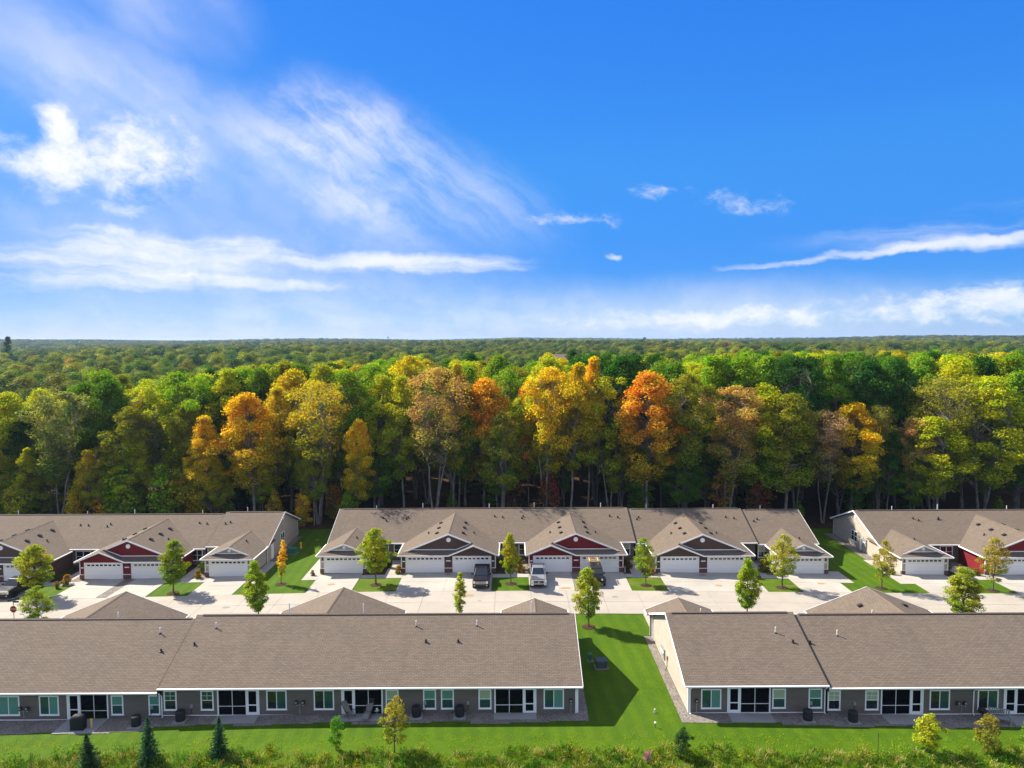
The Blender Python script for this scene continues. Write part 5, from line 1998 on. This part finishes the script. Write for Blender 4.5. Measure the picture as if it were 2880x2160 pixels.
# pale garden bench and kettle grill at the right edge
o = empty('garden_bench', (0, 0, 0), 'pale grey slatted garden bench at the right edge', 'bench')
for k in range(4):
    MB().box(-.7, .7, -.25 + k * .13, -.15 + k * .13, .40, .43).build('seat_slat', M['metal_grey'], o)
for k in range(9):
    MB().box(-.68 + k * .16, -.6 + k * .16, .29, .32, .46, .95).build('back_slat', M['metal_grey'], o)
MB().box(-.72, .72, .28, .33, .95, 1.02).build('top_rail', M['metal_grey'], o)
for sx in (-1, 1):
    MB().box(sx * .68 - .04, sx * .68 + .04, -.28, -.2, 0, .62).build('leg', M['metal_grey'], o)
    MB().box(sx * .68 - .04, sx * .68 + .04, .28, .35, 0, .95).build('leg', M['metal_grey'], o)
    MB().box(sx * .68 - .05, sx * .68 + .05, -.3, .3, .62, .66).build('armrest', M['metal_grey'], o)
o.location = (38.9, 55.0, gz(38.9) + .03)
o.rotation_euler = (0, 0, -.35)
o = empty('kettle_grill', (37.75, 55.45, gz(37.75)), 'black kettle grill below the slider window at the right edge', 'grill')
zz = gz(37.75)
MB().lathe((37.75, 55.45, zz), [(.1, .5), (.27, .62), (.31, .76), (.29, .9), (.16, 1.02), (.03, 1.05)], 20).build('kettle', M['cover'], o, smooth=True)
for k in range(3):
    w = k * 2.09 + .4
    MB().tube([(37.75 + .12 * math.cos(w), 55.45 + .12 * math.sin(w), zz + .55), (37.75 + .3 * math.cos(w), 55.45 + .3 * math.sin(w), zz)], .015, 6).build('leg', M['metal_grey'], o)


# utility boxes on the lawns
def util_box(x, y, w, d, h, m, lab, rz=0.0, name='utility_box'):
    o = empty(name, (0, 0, 0), lab, 'utility box', 'utility boxes on the lawns')
    MB().box(-w / 2 - .12, w / 2 + .12, -d / 2 - .12, d / 2 + .12, 0, .06).build('pad', M['joint'], o)
    MB().prism([(-w / 2, -d / 2, .06), (w / 2, -d / 2, .06), (w / 2, -d / 2, h * .85), (-w / 2, -d / 2, h * .85)], (0, d, 0)).build('cabinet', M[m], o, bevel=.02)
    l = MB().prism([(-w / 2 - .03, -d / 2 - .04, h * .85), (-w / 2 - .03, d / 2 + .03, h * .85), (-w / 2 - .03, d / 2 + .03, h), (-w / 2 - .03, -d / 2 + .06, h), (-w / 2 - .03, -d / 2 - .04, h * .92)], (w + .06, 0, 0)).build('lid', M[m], o, bevel=.015)
    MB().box(w * .3, w * .3 + .06, -d / 2 - .02, -d / 2, h * .55, h * .62).build('latch', M['chrome'], o)
    o.location = (x, y, gz(x) + .01)
    o.rotation_euler = (0, 0, rz)
    return o


util_box(8.15, 64.1, 1.0, .85, .8, 'util_grey', 'grey transformer box in the shadow on the lawn gap', .05, 'transformer_box')
util_box(7.25, 65.4, .3, .28, .75, 'util_green', 'small green pedestal left of the grey transformer box', .1, 'pedestal')
util_box(-31.7, 100.6, 1.15, .9, .85, 'util_green', 'green transformer box in the grass gap by the left far house', -.1, 'transformer_box')
o = util_box(-31.2, 103.0, .22, .2, .9, 'yellow', 'small yellow-capped pedestal behind the green transformer box', 0, 'pedestal')
o = empty('lawn_marker', (11.5, 56.1, gz(11.5)), 'small white marker post on the lawn beside the near-right house', 'marker')
MB().box(11.44, 11.56, 56.07, 56.13, 0, .3).build('plate', M['white'], o)
MB().box(11.485, 11.515, 56.055, 56.069, .06, .25).build('stripe', M['sign_blue'], o)
o = empty('path_light', (11.1, 53.9, gz(11.1)), 'tiny pale lamp post on the lawn above the meadow', 'lamp')
MB().tube([(11.1, 53.9, -.02), (11.1, 53.9, .3)], .025, 8).build('post', M['plastic'], o)
MB().lathe((11.1, 53.9, .3), [(.04, 0), (.09, .04), (.08, .11), (.02, .15)], 14).build('lamp_head', M['white'], o)
o = empty('stake', (26.6, 50.1, gz(26.6)), 'thin dark stake rising out of the right meadow', 'stake')
MB().tube([(26.6, 50.1, -.25), (26.6, 50.1, 1.65)], .022, 6).build('rod', M['bark_dark'], o)
o = empty('garden_statue', (14.55, 90.65, gz(14.55) + .04), 'small pale blue lantern statue at the right corner of the red garage', 'statue')
MB().lathe((14.55, 90.65, .04), [(.13, 0), (.15, .08), (.07, .16), (.10, .3), (.11, .45), (.05, .55), (.08, .62), (.08, .74), (.02, .8)], 14).build('figure', M['metal_grey'], o, smooth=True)

# stop sign with two street-name blades at the left edge
sx_, sy_ = -54.6, 76.0
sz_ = gz(sx_)
o = empty('stop_sign', (sx_, sy_, sz_), 'red octagonal stop sign with blue street-name blades at the left edge', 'stop sign')
MB().tube([(sx_, sy_, sz_), (sx_, sy_, sz_ + 3.15)], .035, 8).build('post', M['metal_grey'], o)
oc = [(sx_ + .40 * math.cos(R(22.5 + 45 * k)), sy_ - .045, sz_ + 1.95 + .40 * math.sin(R(22.5 + 45 * k))) for k in range(8)]
oc2 = [(sx_ + .37 * math.cos(R(22.5 + 45 * k)), sy_ - .052, sz_ + 1.95 + .37 * math.sin(R(22.5 + 45 * k))) for k in range(8)]
pl = MB().prism(oc, (0, .012, 0)).build('sign_plate', M['white'], o)
MB().prism(oc2, (0, .006, 0)).build('red_face', M['stop_red'], pl)
tx = bpy.data.curves.new('stop_lettering', 'FONT')
tx.body, tx.size, tx.align_x, tx.align_y, tx.extrude = 'STOP', .27, 'CENTER', 'CENTER', .002
tx.materials.append(M['white'])
tmp = bpy.data.objects.new('stop_text', tx)
COL.objects.link(tmp)
bpy.context.view_layer.update()
tme = bpy.data.meshes.new_from_object(tmp.evaluated_get(bpy.context.evaluated_depsgraph_get()))
bpy.data.objects.remove(tmp, do_unlink=True)
t = link('lettering', tme, pl, (sx_, sy_ - .057, sz_ + 1.95))
t.rotation_euler = (R(90), 0, 0)
MB().prism([(sx_ - .05, sy_ - .02, sz_ + 2.68), (sx_ + .62, sy_ - .02, sz_ + 2.68), (sx_ + .62, sy_ - .02, sz_ + 2.88), (sx_ - .05, sy_ - .02, sz_ + 2.88)], (0, .02, 0)).build('name_blade', M['sign_blue'], o)
MB().prism([(sx_ - .3, sy_ - .45, sz_ + 2.93), (sx_ + .35, sy_ + .45, sz_ + 2.93), (sx_ + .35, sy_ + .45, sz_ + 3.13), (sx_ - .3, sy_ - .45, sz_ + 3.13)], (.02, -.015, 0)).build('name_blade', M['sign_blue'], o)


# ================================================================ vehicles
def wheel(o, x, y, r=.40, w=.27):
    q = 1 if x > 0 else -1
    t = MB()
    prof = [(r * .62, -w / 2), (r * .92, -w / 2), (r, -w / 2 + .04), (r, w / 2 - .04), (r * .92, w / 2), (r * .62, w / 2)]
    n = 24
    for (rr, xx) in prof:
        for j in range(n):
            a = 2 * math.pi * j / n
            t.v.append((x + xx * q, y + rr * math.cos(a), r + rr * math.sin(a)))
    for k in range(len(prof) - 1):
        for j in range(n):
            t.f.append((k * n + j, k * n + (j + 1) % n, (k + 1) * n + (j + 1) % n, (k + 1) * n + j))
    wh = t.build('wheel', M['tyre'], o)
    MB().tube([(x - .02 * q, y, r), (x + (w / 2 - .03) * q, y, r)], r * .62, 20).build('rim', M['chrome'], wh)
    MB().tube([(x + (w / 2 - .03) * q, y, r), (x + (w / 2) * q, y, r)], r * .2, 10).build('hub', M['plastic'], wh)


def strip(b, secs):
    """closed loft through same-length rings"""
    n = len(secs[0])
    i0 = len(b.v)
    for s in secs:
        b.v += [tuple(p) for p in s]
    for k in range(len(secs) - 1):
        for j in range(n):
            b.f.append((i0 + k * n + j, i0 + k * n + (j + 1) % n, i0 + (k + 1) * n + (j + 1) % n, i0 + (k + 1) * n + j))
    b.f.append(tuple(i0 + j for j in range(n))[::-1])
    b.f.append(tuple(i0 + (len(secs) - 1) * n + j for j in range(n)))
    return b


def pickup(lab, paint, loc, rz=0.0, style='bars', bed_open=True):
    """crew-cab pickup, nose towards -Y, origin on the ground under its middle"""
    o = empty('pickup_truck', (0, 0, 0), lab, 'pickup truck', 'parked pickups and off-roader')
    P_ = M[paint]

    def ring(y, w, zb, zt, wt=None):
        wt = wt or w * .93
        return [(-w, y, zb), (w, y, zb), (w * 1.0, y, zb + (zt - zb) * .62), (wt, y, zt), (-wt, y, zt), (-w * 1.0, y, zb + (zt - zb) * .62)]
    # nose, hood and cowl, cab floor sides
    b = strip(MB(), [ring(-2.86, .88, .52, .98, .80), ring(-2.78, .96, .48, 1.06, .86), ring(-2.3, .99, .46, 1.12, .90), ring(-1.35, 1.0, .46, 1.20, .92), ring(-1.2, 1.0, .46, 1.21, .93), ring(.92, 1.0, .46, 1.22, .93)])
    b.build('body', P_, o, bevel=.03)
    hd = MB().prism([(-.72, -2.7, 1.085), (.72, -2.7, 1.085), (.78, -1.4, 1.205), (-.78, -1.4, 1.205)], (0, 0, .035))
    hd.build('hood', P_, o, bevel=.02)
    # cab
    def cring(y, wb, zb, wt, zt):
        return [(-wb, y, zb), (wb, y, zb), (wt, y, zt), (-wt, y, zt)]
    cb_ = MB()
    pts_b = [(-.90, -1.28, 1.2), (.90, -1.28, 1.2), (.90, .90, 1.2), (-.90, .90, 1.2)]
    pts_t = [(-.70, -.42, 1.87), (.70, -.42, 1.87), (.70, .62, 1.87), (-.70, .62, 1.87)]
    i0 = 0
    cb_.v = pts_b + pts_t
    cb_.f = [(3, 2, 1, 0), (4, 5, 6, 7), (0, 1, 5, 4), (1, 2, 6, 5), (2, 3, 7, 6), (3, 0, 4, 7)]
    cb_.build('cab', P_, o, bevel=.05)
    rp = MB()
    for k in range(5):
        rp.box(-.52 + k * .24, -.44 + k * .24, -.34, .54, 1.872, 1.885)
    rp.build('roof_ribs', P_, o)

    def glass(name, pts, off):
        MB().prism(pts, off).build(name, M['car_glass'], o)
    L = lambda a, c, t: tuple(a[i] + (c[i] - a[i]) * t for i in range(3))

    def quad(p0, p1, p2, p3, u0, u1, v0, v1):
        f = lambda u, v: L(L(p0, p1, u), L(p3, p2, u), v)
        return [f(u0, v0), f(u1, v0), f(u1, v1), f(u0, v1)]
    glass('windshield', quad(pts_b[0], pts_b[1], pts_t[1], pts_t[0], .05, .95, .08, .93), (0, -.012, .012))
    glass('rear_window', quad(pts_b[2], pts_b[3], pts_t[3], pts_t[2], .1, .9, .25, .9), (0, .012, .01))
    for (u0, u1) in ((.24, .56), (.59, .88)):
        glass('side_window', quad(pts_b[1], pts_b[2], pts_t[2], pts_t[1], u0, u1, .15, .9), (.012, 0, .004))
        glass('side_window', quad(pts_b[3], pts_b[0], pts_t[0], pts_t[3], 1 - u1, 1 - u0, .15, .9), (-.012, 0, .004))
    # bed
    bd = MB().box(-.98, .98, .94, 2.78, .52, .62)
    bd.build('bed_floor', M['plastic'], o)
    for q in (-1, 1):
        MB().prism([(q * .86, .95, .5), (q * 1.0, .95, .5), (q * 1.0, .95, 1.22), (q * .92, .95, 1.36), (q * .86, .95, 1.36)], (0, 1.84, 0)).build('bed_side', P_, o, bevel=.02)
    MB().box(-.97, .97, 2.79, 2.87, .55, 1.36).build('tailgate', P_, o, bevel=.02)
    MB().box(-.86, .86, .945, .99, .62, 1.34).build('bed_front', P_, o)
    if not bed_open:
        MB().box(-.9, .9, .99, 2.78, 1.365, 1.40).build('bed_cover', M['cover'], o, bevel=.01)
    MB().box(-.95, .95, 2.88, 3.0, .48, .68).build('rear_bumper', M['chrome'], o, bevel=.02)
    # face
    if style == 'bars':
        MB().box(-.62, .62, -2.90, -2.80, .72, 1.0).build('grille', M['plastic'], o)
        MB().box(-.66, .66, -2.935, -2.88, .83, .90).build('grille_bar', M['chrome'], o, bevel=.01)
        MB().box(-.66, .66, -2.93, -2.88, .97, 1.0).build('grille_bar', M['chrome'], o)
        MB().box(-.62, .62, -2.93, -2.88, .72, .75).build('grille_bar', M['chrome'], o)
        MB().box(-.11, .11, -2.95, -2.936, .845, .885).box(-.045, .045, -2.951, -2.9505, .825, .905).build('emblem', M['gold'], o)
        MB().box(-.93, .93, -2.98, -2.82, .42, .66).build('front_bumper', P_, o, bevel=.04)
        hl = (.66, .90, .72, 1.0)
    else:
        MB().prism([(-.56, -2.93, .66), (.56, -2.93, .66), (.62, -2.91, .98), (-.62, -2.91, .98)], (0, .1, 0)).build('grille', M['plastic'], o)
        fr = MB()
        fr.prism([(-.66, -2.94, .60), (.66, -2.94, .60), (.66, -2.94, .66), (-.66, -2.94, .66)], (0, .1, 0))
        fr.prism([(-.70, -2.92, .98), (.70, -2.92, .98), (.66, -2.90, 1.05), (-.66, -2.90, 1.05)], (0, .1, 0))
        fr.build('grille_frame', M['chrome'], o)
        for zz_ in (.76, .86):
            MB().box(-.56, .56, -2.945, -2.932, zz_, zz_ + .02).build('grille_bar', M['metal_grey'], o)
        MB().tube([(0, -2.955, .82), (0, -2.93, .82)], .07, 16).build('emblem', M['chrome'], o)
        MB().box(-.60, .60, -2.97, -2.82, .40, .585).build('lower_intake', M['plastic'], o, bevel=.03)
        for q in (-1, 1):
            MB().box(min(q * .61, q * .95), max(q * .61, q * .95), -2.96, -2.80, .40, .68).build('bumper_corner', M['chrome'], o, bevel=.04)
        hl = (.68, .93, .74, 1.02)
    for q in (-1, 1):
        MB().prism([(q * hl[0], -2.91, hl[2]), (q * hl[1], -2.86, hl[2]), (q * hl[1], -2.84, hl[3]), (q * hl[0], -2.90, hl[3])], (0, .08, 0)).build('headlight', M['lamp_glass'], o)
        MB().box(min(q * .66, q * .82), max(q * .66, q * .82), -2.995, -2.975, .50, .58).build('fog_lamp', M['lamp_glass'], o)
        MB().box(min(q * .96, q * 1.22), max(q * .96, q * 1.22), -1.02, -.90, 1.22, 1.46).build('mirror', M['plastic'], o, bevel=.03)
        for yy in (-1.85, 1.85):
            MB().tube([(q * .93, yy, .42), (q * 1.015, yy, .42)], .50, 20).build('wheel_arch', M['plastic'], o)
            wheel(o, q * .88, yy)
        MB().box(min(q * .90, q * 1.0), max(q * .90, q * 1.0), -1.2, 1.2, .36, .44).build('side_step', M['plastic'], o)
        for yy in (-.15, .75):
            MB().box(min(q * .998, q * 1.02), max(q * .998, q * 1.02), yy - .1, yy + .1, .98, 1.02).build('door_handle', M['chrome'], o)
    o.location = (loc[0], loc[1], gz(loc[0]) + .055)
    o.rotation_euler = (0, 0, rz)
    return o


pickup('black pickup with chrome grille bar parked before the brown double garage', 'black_paint', (-3.93, 87.35), 0.0, 'bars')
pickup('silver-grey pickup with wide black grille before the red garage', 'silver_paint', (3.15, 87.6), 0.0, 'wide')
pickup('black pickup cut by the left edge, parked in the shaded far-left driveway', 'black_paint', (-61.9, 87.0), 0.0, 'bars', False)


def offroader(lab, loc):
    o = empty('offroad_car', (0, 0, 0), lab, 'car', 'parked pickups and off-roader')
    P_ = M['black_paint']
    MB().box(-.76, .76, -2.1, 2.1, .55, 1.05).build('body', P_, o, bevel=.03)
    MB().prism([(-.62, -2.08, 1.05), (.62, -2.08, 1.05), (.74, -.62, 1.12), (-.74, -.62, 1.12)], (0, 0, .09)).build('hood', P_, o, bevel=.03)
    cab_ = MB()
    cab_.v = [(-.77, -.66, 1.05), (.77, -.66, 1.05), (.77, 2.05, 1.05), (-.77, 2.05, 1.05), (-.69, -.32, 1.82), (.69, -.32, 1.82), (.69, 1.98, 1.84), (-.69, 1.98, 1.84)]
    cab_.f = [(3, 2, 1, 0), (4, 5, 6, 7), (0, 1, 5, 4), (1, 2, 6, 5), (2, 3, 7, 6), (3, 0, 4, 7)]
    cab_.build('cab', P_, o, bevel=.03)
    MB().box(-.70, .70, -.36, 2.02, 1.83, 1.87).build('soft_top', M['cover'], o, bevel=.03)
    MB().prism([(-.68, -.665, 1.16), (.68, -.665, 1.16), (.62, -.40, 1.76), (-.62, -.40, 1.76)], (0, -.02, .012)).build('windshield', M['car_glass'], o)
    for q in (-1, 1):
        for (y0, y1) in ((-.3, .55), (.65, 1.75)):
            MB().prism([(q * .765, y0, 1.15), (q * .765, y1, 1.15), (q * .705, y1, 1.72), (q * .705, y0 + .12, 1.72)], (q * .02, 0, 0)).build('side_window', M['car_glass'], o)
        MB().tube([(q * .46, -2.16, .93), (q * .46, -2.08, .93)], .11, 16).build('headlight', M['lamp_glass'], o)
        MB().box(min(q * .74, q * .98), max(q * .74, q * .98), -2.0, -.95, .88, .97).build('fender', M['plastic'], o, bevel=.03)
        MB().box(min(q * .74, q * .96), max(q * .74, q * .96), 1.05, 2.0, .90, .98).build('fender', M['plastic'], o, bevel=.03)
        MB().box(min(q * .8, q * 1.0), max(q * .8, q * 1.0), -.6, -.5, 1.15, 1.36).build('mirror', M['plastic'], o, bevel=.02)
        for yy in (-1.48, 1.48):
            wheel(o, q * .80, yy, .42, .28)
    for k in range(7):
        MB().box(-.27 + k * .085, -.23 + k * .085, -2.115, -2.1, .74, 1.0).build('grille_slot', M['plastic'], o)
    MB().box(-.85, .85, -2.42, -2.2, .52, .66).build('front_bumper', M['plastic'], o, bevel=.03)
    o.location = (loc[0], loc[1], gz(loc[0]) + .055)
    return o


offroader('black boxy off-road car behind the street tree before the red garage', (10.45, 87.3))
# pale timber rack carried above its roof
o = empty('timber_rack', (0, 0, 0), 'pale timber rack raised above the roof of the black off-road car', 'rack')
for y in (-.1, .55, 1.2):
    MB().box(-.86, .86, y - .04, y + .04, .44, .52).build('cross_beam', M['wood'], o)
for x in (-.5, .55):
    MB().box(x - .04, x + .04, -.2, 1.3, .521, .60).build('long_beam', M['wood'], o)
for x in (-.5, .55):
    for y in (-.1, 1.2):
        MB().box(x - .03, x + .03, y - .03, y + .03, 0, .44).build('upright', M['wood'], o)
o.location = (10.2, 88.0, 1.925)

# ================================================================ far landmarks
p = disp(838, 726, 2300)
zb_ = ground_z(p.x, p.y)
o = empty('radio_mast', (p.x, p.y, zb_), 'slim radio mast on the horizon left of centre', 'mast')
MB().tube([(p.x, p.y, zb_), (p.x, p.y, p.z)], [1.0, .6], 8).build('pole', M['metal_grey'], o)
MB().lathe((p.x, p.y, p.z - 7), [(2.2, 0), (2.2, 5)], 10).build('antenna_ring', M['metal_grey'], o)
p = disp(1392, 728, 2600)
zb_ = ground_z(p.x, p.y)
o = empty('water_tower', (p.x, p.y, zb_), 'small dark water tower on the wooded horizon right of centre', 'water tower')
MB().lathe((p.x, p.y, zb_), [(2.5, 0), (1.8, p.z - zb_ - 9)], 12).build('stem', M['metal_grey'], o)
MB().lathe((p.x, p.y, p.z - 10), [(3, 0), (6, 2), (6.2, 7), (4, 9.5), (.5, 10.5)], 20).build('tank', M['sign_blue'], o)
p = disp(1207, 762, 430)
o = empty('distant_house', (p.x, 430, p.z - 5), 'low house with brown roof showing above the far trees near centre', 'house')
MB().box(p.x - 4.5, p.x + 4.5, 430, 438, p.z - 7, p.z - 3.2).build('wall', M['tan'], o)
MB().prism([(p.x - 5, 429.5, p.z - 3.2), (p.x - 5, 438.5, p.z - 3.2), (p.x - 5, 434, p.z - 1)], (10, 0, 0)).build('roof', M['shingle'], o, uv=True)
p = disp(12, 728, 620)
pine = make_tree('far_pine', 121, 26, .25, 3.4, 'flame', 60, 50, .7, 1.3, 1, .3, 'bark_dark')
plant('far_pine', pine, (p.x, 620, ground_z(p.x, 620)), (p.z - ground_z(p.x, 620)) / 26, 0, CLR['pine'], 'lone dark pine rising above the woods at the left edge of the horizon', 'tree')

# ================================================================ air
hz = MB().box(-8600, 8600, -80, 8600, -14, 46).build('haze', M['white'])
hm = bpy.data.materials.new('haze_air')
hm.use_nodes = True
nt = hm.node_tree
nt.nodes.clear()
pv = nt.nodes.new('ShaderNodeVolumePrincipled')
pv.inputs['Color'].default_value = (0.50, 0.70, 1.0, 1)
pv.inputs['Density'].default_value = 0.000075
pv.inputs['Anisotropy'].default_value = 0.2
mo = nt.nodes.new('ShaderNodeOutputMaterial')
nt.links.new(pv.outputs[0], mo.inputs['Volume'])
hz.data.materials.clear()
hz.data.materials.append(hm)
tag(hz, 'thin bluish haze over the woods and the far horizon', 'haze', kind='stuff')

# rust and oil marks on the concrete, each with its own ragged outline
M['stain'] = mat('rusty_stain', (0.30, 0.20, 0.10), 0.9)
M['oil'] = mat('oil_stain', (0.20, 0.19, 0.17), 0.7)
rs = random.Random(3)
for (x, y, a, b_, m, top) in ((-5.3, 82.6, .75, .42, 'stain', .0585), (-3.9, 80.9, .22, .12, 'oil', .0585), (6.4, 84.9, .85, .4, 'stain', .0575), (25.4, 86.2, .5, .35, 'stain', .0575), (-8.4, 90.2, .5, .35, 'oil', .0575),
                              (24.4, 90.0, .6, .4, 'oil', .0575), (38.4, 87.2, .7, .3, 'stain', .0575), (-22.6, 86.9, .6, .35, 'stain', .0575), (12.0, 82.0, .4, .25, 'oil', .0585), (-33.0, 80.0, .5, .3, 'oil', .0585)):
    bb_ = MB()
    bb_.poly([(x + a * math.cos(k * .2618) * rs.uniform(.75, 1.1), y + b_ * math.sin(k * .2618) * rs.uniform(.75, 1.1), gz(x) + top) for k in range(24)])
    tag(bb_.build('concrete_stain', M[m]), kind='structure')
